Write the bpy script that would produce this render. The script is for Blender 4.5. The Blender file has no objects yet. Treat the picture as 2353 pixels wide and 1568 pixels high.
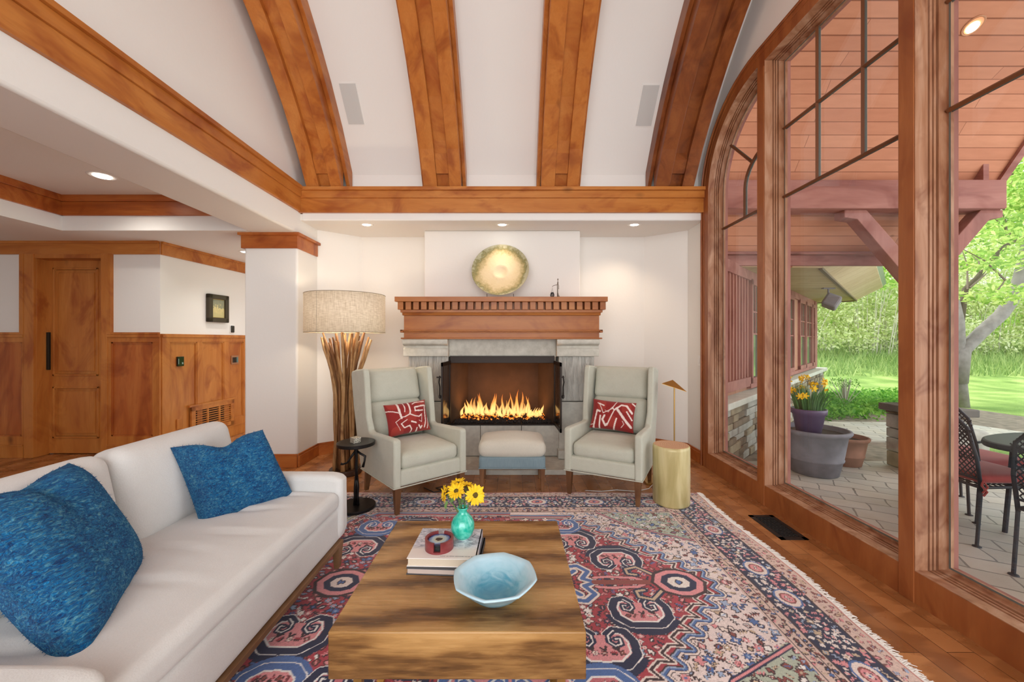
import bpy, bmesh, math, random
import numpy as np
from mathutils import Vector, Matrix, Euler

random.seed(7); np.random.seed(7)
SC = bpy.context.scene
COL = SC.collection
PI = math.pi

# ------------------------------------------------------------------ camera
cd = bpy.data.cameras.new('camera'); cam = bpy.data.objects.new('camera', cd); COL.objects.link(cam)
cam.location = (0, 0, 1.2); cam.rotation_euler = (PI/2, 0, 0)
cd.sensor_width = 36; cd.lens = 36*900/2353.; cd.shift_x = .0019; cd.shift_y = -.0004
cd.clip_start = .02; cd.clip_end = 200
SC.camera = cam
# ------------------------------------------------------------------ world, sun, exposure
SC.view_settings.view_transform = 'Standard'
SC.view_settings.look = 'None'
SC.view_settings.exposure = 0.38
SC.view_settings.gamma = 1
SC.view_settings.use_curve_mapping = False
SC.cycles.max_bounces = 10; SC.cycles.diffuse_bounces = 5; SC.cycles.transparent_max_bounces = 24
SC.cycles.sample_clamp_indirect = 6
w = bpy.data.worlds.new('overcast_sky'); SC.world = w; w.use_nodes = True
wb = w.node_tree.nodes['Background']
wb.inputs[0].default_value = (.94, .97, 1.0, 1); wb.inputs[1].default_value = 2.1

def lamp(kind, name, loc, energy, color=(1, .9, .78), rot=(0, 0, 0), **kw):
    l = bpy.data.lights.new(name, kind); l.energy = energy; l.color = color
    for k, v in kw.items(): setattr(l, k, v)
    o = bpy.data.objects.new(name, l); o.location = loc; o.rotation_euler = rot; COL.objects.link(o)
    return o
lamp('SUN', 'sun', (-5, 8, 12), 2.2, (1, .96, .88), (math.radians(-22), math.radians(-33), 0), angle=.2)

lamp('AREA', 'rear_fill_light', (-.1, -2.1, 1.9), 52, (1, .985, .96), (math.radians(112), 0, 0), shape='RECTANGLE', size=3.4, size_y=2.4)  # added soft fill lamp behind the camera, brightens the vault

# ------------------------------------------------------------------ helpers
def s2l(c):
    return tuple(((x/255.)/12.92 if x/255. <= .04045 else ((x/255.+.055)/1.055)**2.4) for x in c)
class NT:
    def __init__(s, name):
        s.m = bpy.data.materials.new(name); s.m.use_nodes = True; s.t = s.m.node_tree
        s.b = s.t.nodes['Principled BSDF']; s.out = s.t.nodes['Material Output']
    def n(s, typ, **kw):
        x = s.t.nodes.new(typ)
        for k, v in kw.items():
            if k.startswith('i_'):
                key = k[2:]; key = int(key) if key.isdigit() else key.replace('_', ' ')
                x.inputs[key].default_value = v
            else: setattr(x, k, v)
        return x
    def l(s, a, b): s.t.links.new(a, b)
    def coord(s, scale=(1, 1, 1), rot=(0, 0, 0), kind='Object'):
        tc = s.n('ShaderNodeTexCoord'); mp = s.n('ShaderNodeMapping')
        mp.inputs['Scale'].default_value = scale; mp.inputs['Rotation'].default_value = rot
        s.l(tc.outputs[kind], mp.inputs[0]); return mp.outputs[0]
    def noise(s, vec, scale, detail=4, dist=0, rough=.5):
        x = s.n('ShaderNodeTexNoise'); x.inputs['Scale'].default_value = scale
        x.inputs['Detail'].default_value = detail; x.inputs['Distortion'].default_value = dist
        x.inputs['Roughness'].default_value = rough
        if vec is not None: s.l(vec, x.inputs['Vector'])
        return x.outputs['Fac']
    def ramp(s, fac, stops):
        r = s.n('ShaderNodeValToRGB'); e = r.color_ramp.elements
        while len(e) > 1: e.remove(e[-1])
        e[0].position = stops[0][0]; e[0].color = (*stops[0][1], 1)
        for p, c in stops[1:]:
            q = e.new(p); q.color = (*c, 1)
        s.l(fac, r.inputs[0]); return r.outputs[0]
    def mix(s, fac, a, b, blend='MIX'):
        x = s.n('ShaderNodeMix', data_type='RGBA', blend_type=blend)
        for sock, v in ((x.inputs[0], fac), (x.inputs[6], a), (x.inputs[7], b)):
            if hasattr(v, 'is_output'): s.l(v, sock)
            elif isinstance(v, tuple): sock.default_value = (*v[:3], 1)
            else: sock.default_value = v
        return x.outputs[2]
    def math(s, op, a, b=0.):
        x = s.n('ShaderNodeMath', operation=op)
        for k, v in ((0, a), (1, b)):
            if hasattr(v, 'is_output'): s.l(v, x.inputs[k])
            else: x.inputs[k].default_value = v
        return x.outputs[0]
    def bump(s, h, strength=.3, dist=.01):
        x = s.n('ShaderNodeBump'); x.inputs['Strength'].default_value = strength
        x.inputs['Distance'].default_value = dist; s.l(h, x.inputs['Height']); s.l(x.outputs[0], s.b.inputs['Normal'])
    def base(s, c, rough=.6, metal=0., spec=None):
        if hasattr(c, 'is_output'): s.l(c, s.b.inputs['Base Color'])
        else: s.b.inputs['Base Color'].default_value = (*c, 1)
        s.b.inputs['Roughness'].default_value = rough; s.b.inputs['Metallic'].default_value = metal
        if spec is not None: s.b.inputs['Specular IOR Level'].default_value = spec
        return s

def plain(name, rgb, rough=.6, metal=0., bump=None, spec=None, var=0):
    t = NT(name); c = s2l(rgb)
    if var:
        f = t.noise(t.coord(), 9, 5); lo = tuple(x*(1-var) for x in c); hi = tuple(min(1, x*(1+var)) for x in c)
        t.base(t.ramp(f, [(.3, lo), (.7, hi)]), rough, metal, spec)
    else: t.base(c, rough, metal, spec)
    if bump: t.bump(t.noise(t.coord(), bump[0], 4), bump[1], .004)
    return t.m

def wood(name, axis, cols, rough=.35, sc=1., knots=True, spec=.4):
    """cols: dark, mid, light sRGB. grain runs along axis"""
    t = NT(name); k = {'X': (.16, 1, 1), 'Y': (1, .16, 1), 'Z': (1, 1, .16)}[axis]
    d, m_, l_ = [s2l(c) for c in cols]
    v = t.coord(tuple(x*sc for x in k))
    blot = t.noise(v, 5, 4, 1.6, .55)
    fine = t.noise(t.coord(tuple((x*sc if x == 1 else x*.5) for x in k)), 90, 3, .2)
    big = t.noise(t.coord(tuple(x*sc if x == 1 else .5*sc for x in k)), 2.6, 3, 2.2, .6)
    c = t.ramp(blot, [(.24, d), (.44, m_), (.74, l_)])
    c = t.mix(t.ramp(big, [(.50, (0, 0, 0)), (.68, (.75, .75, .75))]), c, tuple(x*y for x, y in zip(d, (.85, .62, .6))))
    c2 = t.mix(t.math('MULTIPLY', fine, .45), c, tuple(x*.62 for x in m_))
    if knots:
        vor = t.n('ShaderNodeTexVoronoi'); vor.inputs['Scale'].default_value = 3.2
        t.l(t.coord(tuple((1.*sc if x == 1 else .55*sc) for x in k)), vor.inputs['Vector'])
        kn = t.ramp(vor.outputs['Distance'], [(0, (1, 1, 1)), (.035, (.8, .8, .8)), (.12, (0, 0, 0))])
        c2 = t.mix(t.math('MULTIPLY', kn, .75), c2, tuple(x*.28 for x in d))
    t.base(c2, rough, 0, spec)
    t.bump(fine, .08, .002)
    return t.m

ALD = ((158, 84, 32), (190, 116, 50), (210, 140, 70))
ALDR = ((142, 68, 28), (178, 96, 42), (202, 126, 62))
W = {a: wood('knotty_alder_'+a, a, ALD) for a in 'XYZ'}
WR = {a: wood('red_alder_'+a, a, ALDR) for a in 'XYZ'}
WF = {a: wood('window_fir_'+a, a, ((136, 76, 38), (160, 92, 48), (180, 112, 62)), .4, 1, False) for a in 'XYZ'}
WSH = wood('weathered_sash', 'Z', ((126, 76, 46), (168, 118, 86), (204, 164, 136)), .45, 1.8, False)
WM = wood('mantel_wood', 'X', ((146, 80, 32), (176, 104, 46), (196, 128, 64)), .38, .8, False)
WP = wood('painted_timber', 'X', ((138, 88, 80), (162, 106, 96), (182, 128, 116)), .75, .7)
WPZ = wood('painted_timber_z', 'Z', ((138, 88, 80), (162, 106, 96), (182, 128, 116)), .75, .7)
LEG = wood('walnut_leg', 'Z', ((84, 54, 32), (118, 80, 50), (146, 104, 70)), .4, 1, False)
SOFAW = wood('sofa_rail_wood', 'Y', ((104, 74, 48), (132, 98, 66), (150, 114, 80)), .45, 1, False)

def plaster(name, rgb):
    t = NT(name); t.base(s2l(rgb), .85, 0, .2)
    t.bump(t.noise(t.coord(), 38, 5), .12, .006); return t.m
PL = plaster('white_plaster', (236, 234, 230))
PLW = plaster('warm_plaster', (238, 234, 228))

class MB:
    def __init__(s): s.v = []; s.f = []; s.mi = []
    def add(s, verts, faces, mi=0, M=None):
        o = len(s.v)
        if M is not None: verts = [tuple(M @ Vector(p)) for p in verts]
        s.v += [tuple(p) for p in verts]; s.f += [tuple(i+o for i in f) for f in faces]; s.mi += [mi]*len(faces); return s
    def box(s, x0, x1, y0, y1, z0, z1, mi=0, M=None):
        v = [(x, y, z) for x in (x0, x1) for y in (y0, y1) for z in (z0, z1)]
        return s.add(v, [(0, 1, 3, 2), (4, 6, 7, 5), (0, 4, 5, 1), (2, 3, 7, 6), (0, 2, 6, 4), (1, 5, 7, 3)], mi, M)
    def prism(s, poly, axis, a, b, mi=0, M=None):
        """poly in the two other axes (order x,y,z minus axis)"""
        def P(p, t): return {'x': (t, p[0], p[1]), 'y': (p[0], t, p[1]), 'z': (p[0], p[1], t)}[axis]
        n = len(poly); v = [P(p, a) for p in poly]+[P(p, b) for p in poly]
        f = [tuple(range(n))[::-1], tuple(range(n, 2*n))]+[(i, (i+1) % n, n+(i+1) % n, n+i) for i in range(n)]
        return s.add(v, f, mi, M)
    def tube(s, pts, rad, n=8, mi=0, M=None, cap=True):
        pts = [Vector(p) for p in pts]; k = len(pts)
        if not hasattr(rad, '__len__'): rad = [rad]*k
        v = []; up = None
        for i, p in enumerate(pts):
            d = (pts[min(i+1, k-1)]-pts[max(i-1, 0)]).normalized()
            if up is None:
                up = Vector((0, 0, 1)) if abs(d.z) < .9 else Vector((1, 0, 0))
            a = d.cross(up)
            if a.length < 1e-4: a = d.orthogonal()
            a.normalize(); b = a.cross(d).normalized(); up = b
            for j in range(n):
                t = 2*PI*j/n; v.append(p+(a*math.cos(t)+b*math.sin(t))*rad[i])
        f = [(i*n+j, i*n+(j+1) % n, (i+1)*n+(j+1) % n, (i+1)*n+j) for i in range(k-1) for j in range(n)]
        if cap: f += [tuple(range(n))[::-1], tuple(range((k-1)*n, k*n))]
        return s.add(v, f, mi, M)
    def lathe(s, prof, n=32, c=(0, 0, 0), mi=0, M=None, fn=None):
        v = []; k = len(prof)
        for r, z in prof:
            for j in range(n):
                t = 2*PI*j/n; rr = r*(fn(t, r, z) if fn else 1)
                v.append((c[0]+rr*math.cos(t), c[1]+rr*math.sin(t), c[2]+z))
        f = [(i*n+j, i*n+(j+1) % n, (i+1)*n+(j+1) % n, (i+1)*n+j) for i in range(k-1) for j in range(n)]
        f += [tuple(range(n))[::-1], tuple(range((k-1)*n, k*n))]
        return s.add(v, f, mi, M)
    def soft(s, x0, x1, y0, y1, z0, z1, r=.03, n=14, bz=0., by=0., bx=0., M=None, fn=None, mi=0):
        h = Vector(((x1-x0)/2, (y1-y0)/2, (z1-z0)/2)); c = Vector(((x0+x1)/2, (y0+y1)/2, (z0+z1)/2)); r = min(r, *[a*.98 for a in h])
        ts = [2*i/n-1 for i in range(n+1)]
        ts = [math.copysign(1-(1-abs(t))**1.6, t) for t in ts]
        idx = {}; V = []; F = []
        def vid(p):
            k = tuple(round(a, 6) for a in p)
            if k in idx: return idx[k]
            q = Vector([p[i]*h[i] for i in range(3)])
            inn = Vector([max(-(h[i]-r), min(h[i]-r, q[i])) for i in range(3)]); d = q-inn
            if d.length > 1e-9: q = inn+d.normalized()*r
            ux, uy, uz = [q[i]/h[i] for i in range(3)]
            q.z += bz*(1-ux*ux)*(1-uy*uy)*uz
            q.y += by*(1-ux*ux)*(1-uz*uz)*uy
            q.x += bx*(1-uz*uz)*(1-uy*uy)*ux
            q += c
            if fn: q = Vector(fn(q, ux, uy, uz))
            idx[k] = len(V); V.append(tuple(q)); return idx[k]
        for ax in range(3):
            for sg in (-1, 1):
                for i in range(n):
                    for j in range(n):
                        def mk(a, b):
                            p = [0, 0, 0]; p[ax] = sg; p[(ax+1) % 3] = a; p[(ax+2) % 3] = b; return vid(p)
                        q = [mk(ts[i], ts[j]), mk(ts[i+1], ts[j]), mk(ts[i+1], ts[j+1]), mk(ts[i], ts[j+1])]
                        if sg < 0: q = q[::-1]
                        F.append(tuple(q))
        return s.add(V, F, mi, M)
    def build(s, name, mats, parent=None, smooth=False, bevel=0, seg=2, merge=False, sub=0, recalc=True):
        me = bpy.data.meshes.new(name); me.from_pydata(s.v, [], s.f)
        if not isinstance(mats, (list, tuple)): mats = [mats]
        for m in mats: me.materials.append(m)
        if len(mats) > 1: me.polygons.foreach_set('material_index', s.mi)
        if merge or recalc:
            bm = bmesh.new(); bm.from_mesh(me)
            if merge: bmesh.ops.remove_doubles(bm, verts=bm.verts, dist=1e-5)
            if recalc: bmesh.ops.recalc_face_normals(bm, faces=bm.faces)
            bm.to_mesh(me); bm.free()
        if smooth: me.polygons.foreach_set('use_smooth', [True]*len(me.polygons))
        me.update()
        o = bpy.data.objects.new(name, me); COL.objects.link(o)
        if parent is not None: o.parent = parent
        if bevel:
            b = o.modifiers.new('bevel', 'BEVEL'); b.width = bevel; b.segments = seg; b.limit_method = 'ANGLE'
            b.angle_limit = math.radians(40)
            if seg > 2:
                me.polygons.foreach_set('use_smooth', [True]*len(me.polygons)); 
                try: me.set_sharp_from_angle(angle=math.radians(60))
                except Exception: pass
        if sub:
            b = o.modifiers.new('sub', 'SUBSURF'); b.levels = sub; b.render_levels = sub
        return o

def tag(o, label=None, cat=None, group=None, kind=None):
    if label: o['label'] = label
    if cat: o['category'] = cat
    if group: o['group'] = group
    if kind: o['kind'] = kind
    return o
def thing(name, label, cat, loc=(0, 0, 0), rz=0, group=None, kind=None):
    o = bpy.data.objects.new(name, None); COL.objects.link(o); o.empty_display_size = .05
    o.location = loc; o.rotation_euler = (0, 0, rz)
    return tag(o, label, cat, group, kind)
def struct(o, label, cat): return tag(o, label, cat, None, 'structure')
def copy_tree(o, parent=None):
    c = o.copy(); COL.objects.link(c)
    if parent is not None: c.parent = parent
    for ch in [x for x in list(COL.objects) if x.parent == o]: copy_tree(ch, c)
    return c

# ================================================================== ROOM SHELL
# floor -------------------------------------------------------------
def floor_mat(name, rot):
    t = NT(name)
    v = t.coord((1, 1, 1), (0, 0, rot))
    br = t.n('ShaderNodeTexBrick'); br.offset = .37; br.squash = 1
    for k, val in (('Scale', 1), ('Mortar Size', .0012), ('Mortar Smooth', .1), ('Brick Width', 1.1), ('Row Height', .105), ('Bias', 0.)):
        br.inputs[k].default_value = val
    br.inputs['Color1'].default_value = (*s2l((158, 100, 56)), 1); br.inputs['Color2'].default_value = (*s2l((190, 130, 80)), 1)
    br.inputs['Mortar'].default_value = (*s2l((58, 30, 18)), 1)
    t.l(v, br.inputs['Vector'])
    g = t.n('ShaderNodeTexWave', wave_type='BANDS', bands_direction='Y'); g.inputs['Scale'].default_value = 16
    g.inputs['Distortion'].default_value = 6; g.inputs['Detail'].default_value = 2; g.inputs['Detail Scale'].default_value = .7
    t.l(t.coord((.07, 1, 1), (0, 0, rot)), g.inputs['Vector'])
    gr = t.ramp(g.outputs['Fac'], [(.3, (1, 1, 1)), (.75, (.66, .58, .5))])
    c = t.mix(.75, br.outputs['Color'], gr, 'MULTIPLY')
    t.base(c, .3, 0, .5)
    r = t.noise(t.coord(), 7, 4); rr = t.math('MULTIPLY', r, .3); t.l(t.math('ADD', rr, .14), t.b.inputs['Roughness'])
    t.bump(t.math('ADD', br.outputs['Fac'], t.math('MULTIPLY', g.outputs['Fac'], -.15)), .12, -.003)
    return t.m
FL = floor_mat('oak_floor', PI/2)
b = MB().box(-6.4, 1.87, -2.2, 5.9, -.12, 0)
struct(b.build('floor', FL), 'polished brown oak plank floor of the room', 'floor')

# vault --------------------------------------------------------------
CY0, CZ0, RB, RC = .625, .825, 3.60, 3.85
def arc(r, y): return CZ0+math.sqrt(max(r*r-(y-CY0)**2, 0))
crease = 3.90
ys = [crease-(crease-CY0)*i/14. for i in range(15)]
front_ys = [CY0-(i+1)*.35 for i in range(8)]
m = MB(); X0, X1 = -2.10, 1.95
prof = [(y, arc(RC, y)) for y in ys]+[(y, arc(RC, y)) for y in front_ys]
for (ya, za), (yb, zb) in zip(prof[:-1], prof[1:]):
    m.add([(X0, ya, za), (X1, ya, za), (X1, yb, zb), (X0, yb, zb)], [(0, 1, 2, 3)])
prof2 = [(y, z+.15) for y, z in prof]
for (ya, za), (yb, zb) in zip(prof2[:-1], prof2[1:]):
    m.add([(X0, ya, za), (X1, ya, za), (X1, yb, zb), (X0, yb, zb)], [(0, 1, 2, 3)])
o = m.build('ceiling', PL, smooth=True, merge=True, recalc=False)
struct(o, 'curved white plaster vaulted ceiling', 'ceiling')
# wall band above header (crease)
zc = arc(RC, crease)
struct(MB().box(-2.12, 1.98, crease, crease+.12, 2.42, zc+.16).build('wall_back', PL), 'short white wall band above the wooden header', 'wall')
# header with wood trim
h = thing('trim_1', 'long horizontal wooden header trim above the fireplace alcove', 'trim', (0, 0, 0), kind='structure')
MB().box(-2.0, 1.84, 3.765, crease, 2.355, 2.655).build('plaster_header', PL, h, bevel=.012)
b = MB().box(-2.02, 1.85, 3.735, 3.775, 2.425, 2.56)
b.box(-2.02, 1.85, 3.722, 3.775, 2.56, 2.628)
b.box(-2.02, 1.85, 3.700, 3.79, 2.628, 2.66)
b.build('header_board', W['X'], h, bevel=.003)
# left soffit beam
bm_ = thing('trim_2', 'long white soffit beam with orange wooden trim running to the camera on the left', 'trim', kind='structure')
MB().box(-2.45, -2.02, -2.2, 4.42, 2.22, 2.645).build('plaster_beam', PL, bm_, bevel=.02, seg=3)
b = MB().box(-2.03, -1.995, -2.2, 3.735, 2.43, 2.565)
b.box(-2.03, -1.982, -2.2, 3.722, 2.565, 2.635)
b.box(-2.03, -1.96, -2.2, 3.700, 2.635, 2.665)
b.build('beam_trim_board', W['Y'], bm_, bevel=.003)
# left wall above beam
m = MB(); pts = [(crease+.1, 2.6)]+[(crease+.1, zc)]+prof+[(prof[-1][0], 2.6)]
m.prism(pts, 'x', -2.16, -2.022)
struct(m.build('wall_left', PL), 'white wall rising above the left soffit beam', 'wall')

# right wall with window opening -------------------------------------
WX = 1.86
def quad_out(y0, y1, z0, z1, cor, cy=2.93, cz=2.55, ry=.845, rz=.81, ins=0., n=14):
    """outline in (y,z). cor: 'R' corner rounded at large y, 'L' mirrored about 1.825, None rect"""
    if cor is None: return [(y0+ins, z0+ins), (y1-ins, z0+ins), (y1-ins, z1-ins), (y0+ins, z1-ins)]
    P = [(y0+ins, z0+ins), (cy+ry-ins, z0+ins)]
    for i in range(n+1):
        t = PI/2*i/n; P.append((cy+(ry-ins)*math.cos(t), cz+(rz-ins)*math.sin(t)))
    if cy > y0+ins+.002: P.append((y0+ins, z1-ins))
    if cor == 'L': P = [(3.65-y, z) for y, z in P][::-1]
    return P
def full_out(ry, rz, zb, n=14):
    P = [(3.65-(2.93+ry), zb), (2.93+ry, zb)]
    for i in range(n+1):
        t = PI/2*i/n; P.append((2.93+ry*math.cos(t), 2.55+rz*math.sin(t)))
    for i in range(n+1):
        t = PI/2*(1-i/n); P.append((3.65-(2.93+ry*math.cos(t)), 2.55+rz*math.sin(t)))
    return P
def holed(outer, holes, xa, xb):
    """slab between x=xa and x=xb with holes; returns MB"""
    m = MB()
    for x in (xa, xb):
        bm = bmesh.new(); ed = []
        for loop in [outer]+holes:
            vs = [bm.verts.new((x, p[0], p[1])) for p in loop]
            ed += [bm.edges.new((vs[i], vs[(i+1) % len(vs)])) for i in range(len(vs))]
        bmesh.ops.triangle_fill(bm, edges=ed, use_beauty=True)
        bm.verts.index_update()
        m.add([tuple(v.co) for v in bm.verts], [tuple(v.index for v in f.verts) for f in bm.faces]); bm.free()
    for loop in [outer]+holes:
        n = len(loop); m.add([(xa, p[0], p[1]) for p in loop]+[(xb, p[0], p[1]) for p in loop],
                             [(i, (i+1) % n, n+(i+1) % n, n+i) for i in range(n)])
    return m
wallout = [(-2.2, 0.), (4.42, 0.), (4.42, 2.5), (crease+.1, 2.5), (crease+.1, zc)]+[p for p in prof[1:]]+[(-2.2, prof[-1][1])]
m = holed(wallout, [full_out(.80, .765, .02)], WX+.012, WX+.17)
struct(m.build('wall_right', PLW, merge=True), 'white wall around the big arched window', 'wall')

win = thing('window_1', 'large arched wooden window wall with tall panes and muntin grid', 'window', (0, 0, 0), kind='structure')
panes = [('R', 2.927, 3.655, .15, 3.24), (None, 1.864, 2.842, .15, 3.235), (None, .808, 1.786, .15, 3.235), ('L', 2.927, 3.655, .15, 3.24)]
def pane_outline(p, ins):
    c, y0, y1, z0, z1 = p
    return quad_out(y0, y1, z0, z1, c, 2.93, 2.55, .725, .69, ins)
m = holed(full_out(.845, .81, .0), [pane_outline(p, -.002) for p in panes], WX-.012, WX+.03)
m.build('casing', WF['Z'], win, merge=True)
# seams of casing: thin beads at outer edge
m = MB(); P = full_out(.845, .81, .0)[1:-0 or None]
pp = [(WX-.016, y, z) for y, z in P]
m.tube(pp, .009, 6)
P = [(WX-.013, y, z) for y, z in full_out(.80, .765, .0)[1:]]
m.tube(P, .0035, 5)
m.build('casing_bead', WF['Z'], win)
steps = [(-.003, -.0125), (.0, -.0125), (.001, .044), (-.009, .045), (-.009, .050), (.003, .051), (.004, .060), (-.006, .061), (-.006, .065), (.006, .066), (.007, .075), (-.004, .076), (-.004, .081), (.012, .082), (.013, .116), (.026, .117), (.026, .135)]
for p in panes:
    m = MB(); loops = [pane_outline(p, i) for i, x in steps]; n = len(loops[0])
    n = min(len(l) for l in loops)
    V = [(WX+x, q[0], q[1]) for (i, x), l in zip(steps, loops) for q in l[:n]]
    F = [(k*n+i, k*n+(i+1) % n, (k+1)*n+(i+1) % n, (k+1)*n+i) for k in range(len(steps)-1) for i in range(n)]
    # outer return
    lo = [(q[0], q[1]) for q in pane_outline(p, -.03)][:n]
    V += [(WX+.135, q[0], q[1]) for q in loops[-1][:n]]+[(WX+.135, *q) for q in lo]
    F2 = [((len(steps))*n+i, (len(steps))*n+(i+1) % n, (len(steps)+1)*n+(i+1) % n, (len(steps)+1)*n+i) for i in range(n)]
    m.add(V, F+F2)
    fr = m.build('sash', WSH, win, recalc=False)
# exterior casing
m = holed(full_out(.845, .81, -.06), [pane_outline(p, .022) for p in panes], WX+.136, WX+.16)
m.build('exterior_casing', WPZ, win, merge=True)
# glass
g = NT('window_glass'); tr = g.n('ShaderNodeBsdfTransparent'); tr.inputs[0].default_value = (.97, .985, .98, 1)
gl = g.n('ShaderNodeBsdfGlossy'); gl.inputs['Roughness'].default_value = .01; gl.inputs[0].default_value = (1, 1, 1, 1)
lw = g.n('ShaderNodeLayerWeight'); lw.inputs[0].default_value = .5; mx = g.n('ShaderNodeMixShader')
rf = g.math('ADD', g.math('MULTIPLY', g.math('POWER', lw.outputs['Facing'], 4.), .30), .022); g.l(rf, mx.inputs[0]); g.l(tr.outputs[0], mx.inputs[1]); g.l(gl.outputs[0], mx.inputs[2]); g.l(mx.outputs[0], g.out.inputs[0])
GLASS = g.m
GX = 1.978
muntin_m = plain('muntin_wood', (112, 66, 36), .4); spacer = plain('grey_spacer', (110, 118, 114), .4, .3)
for k, p in enumerate(panes):
    P = pane_outline(p, .018)
    n = len(P); m = MB(); m.add([(GX, y, z) for y, z in P]+[(GX+.012, y, z) for y, z in P],
        [tuple(range(n)), tuple(range(n, 2*n))[::-1]]+[(i, (i+1) % n, n+(i+1) % n, n+i) for i in range(n)])
    m.build('pane', GLASS, win, recalc=True)
    m = MB(); A = pane_outline(p, .024); B_ = pane_outline(p, .032); nn = min(len(A), len(B_))
    for xa, xb in ((GX-.004, GX-.004),):
        m.add([(xa, y, z) for y, z in A[:nn]]+[(xa, y, z) for y, z in B_[:nn]], [(i, (i+1) % nn, nn+(i+1) % nn, nn+i) for i in range(nn)])
    m.build('glazing_gasket', spacer, win, recalc=False)
def bar(m, pts, w_=.011, d=.011):
    m.tube([(GX-.006, y, z) for y, z in pts], w_, 4)
for k, p in enumerate(panes):
    mm = MB(); ms = MB()
    if p[0] is None:
        y0, y1 = p[1]+.02, p[2]-.02; dy = (p[2]-p[1])/3
        L = [[(y0, 2.237), (y1, 2.237)], [(y0, 2.73), (y1, 2.73)], [(p[1]+dy, 2.237), (p[1]+dy, 3.215)], [(p[1]+2*dy, 2.237), (p[1]+2*dy, 3.215)]]
    else:
        f = (lambda y: y) if p[0] == 'R' else (lambda y: 3.65-y)
        cur = [(3.294, 2.237), (3.294, 2.45)]+[(2.95+.344*math.cos(t), 2.47+.262*math.sin(t)) for t in [PI/2*i/8 for i in range(9)]]
        L = [[(f(2.947), 2.237), (f(3.635), 2.237)], [(f(y), z) for y, z in cur], [(f(3.2), 2.66), (f(3.50), 2.945)]]
    for l in L:
        bar(mm, l); ms.tube([(GX+.010, y, z) for y, z in l], .0095, 4)
    mm.build('muntin', muntin_m, win); ms.build('outer_muntin', spacer, win)
# joints in bottom rail (thin dark grooves are the real gaps between rail and posts)
m = MB()
for y0, y1 in ((2.846, 2.923), (1.79, 1.86)):
    m.box(WX-.0165, WX-.006, y0, y1, 0, 3.2)
m.build('mullion_face', WF['Z'], win, bevel=.002)

# alcove ---------------------------------------------------------------
AZ = 2.36
al = MB(); bk = 4.39
al.box(-1.66, 1.50, bk, bk+.12, 0, AZ)
def wallseg(m, x0, y0, x1, y1, t=.1, z0=0, z1=AZ, side=1):
    d = Vector((x1-x0, y1-y0, 0)).normalized(); nrm = Vector((-d.y, d.x, 0))*t*side
    m.add([(x0, y0, z0), (x1, y1, z0), (x1+nrm.x, y1+nrm.y, z0), (x0+nrm.x, y0+nrm.y, z0),
           (x0, y0, z1), (x1, y1, z1), (x1+nrm.x, y1+nrm.y, z1), (x0+nrm.x, y0+nrm.y, z1)],
          [(0, 1, 2, 3), (4, 5, 6, 7), (0, 1, 5, 4), (1, 2, 6, 5), (2, 3, 7, 6), (3, 0, 4, 7)])
wallseg(al, -2.03, 4.095, -1.66, 4.39)
wallseg(al, 1.50, 4.39, 1.87, 4.12)
struct(al.build('wall_alcove', PLW), 'warm white walls at the back of the fireplace alcove', 'wall')
struct(MB().box(-2.02, 1.88, 3.775, 4.52, AZ, 2.42).build('ceiling_alcove', PLW), 'low white alcove ceiling over the fireplace', 'ceiling')
struct(MB().box(-.906, .74, 4.13, 4.40, 1.60, AZ).build('wall_breast', PLW, bevel=.012, seg=3), 'white chimney breast above the mantel', 'wall')
# pillar ---------------------------------------------------------------
p = thing('wall_pillar', 'white plaster pillar with wooden collar at its top', 'pillar', kind='structure')
MB().box(-2.525, -2.02, 3.72, 4.14, 0, 2.24).build('shaft', PL, p, bevel=.02, seg=4)
b = MB(); b.box(-2.545, -2.005, 3.70, 4.09, 2.075, 2.20); b.box(-2.565, -1.985, 3.68, 4.11, 2.195, 2.222)
b.build('collar', WR['X'], p, bevel=.004)
# baseboards ------------------------------------------------------------
def baseseg(m, pts, hgt=.125, t=.02):
    for (x0, y0), (x1, y1) in zip(pts[:-1], pts[1:]):
        wallseg(m, x0, y0, x1, y1, t, 0, hgt-.02, -1); wallseg(m, x0, y0, x1, y1, t*.55, hgt-.02, hgt, -1)
m = MB(); baseseg(m, [(-2.525, 3.715), (-2.015, 3.715), (-2.015, 4.10), (-1.66, 4.385), (-1.12, 4.385)])
struct(m.build('baseboard_left', WR['X'], bevel=.002), 'wooden baseboard around the pillar and left alcove', 'baseboard')
m = MB(); baseseg(m, [(.98, 4.385), (1.50, 4.385), (1.865, 4.115), (1.865, 3.78)])
struct(m.build('baseboard_right', WR['X'], bevel=.002), 'wooden baseboard in the right alcove', 'baseboard')

# left hall: lower ceiling with tray ------------------------------------
m = MB(); LX = -6.4
m.box(-4.15, -2.44, 3.63, 5.9, 2.22, 2.30); m.box(LX, -4.15, -2.2, 5.9, 2.22, 2.30)
m.box(-4.21, -4.148, -2.2, 3.69, 2.23, 2.62); m.box(-4.15, -2.44, 3.628, 3.69, 2.222, 2.62)
m.box(-4.2, -2.4, -2.2, 3.7, 2.54, 2.62)
struct(m.build('ceiling_hall', PL), 'white hall ceiling with a recessed tray', 'ceiling')
m = MB()
m.box(-4.15, -4.125, -2.2, 3.63, 2.355, 2.48); m.box(-4.15, -4.11, -2.2, 3.63, 2.48, 2.54)
m.box(-4.15, -2.45, 3.605, 3.63, 2.355, 2.48); m.box(-4.15, -2.45, 3.59, 3.63, 2.48, 2.54)
struct(m.build('trim_3', WR['X'], bevel=.002), 'reddish wooden crown trim inside the hall ceiling tray', 'trim')
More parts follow.
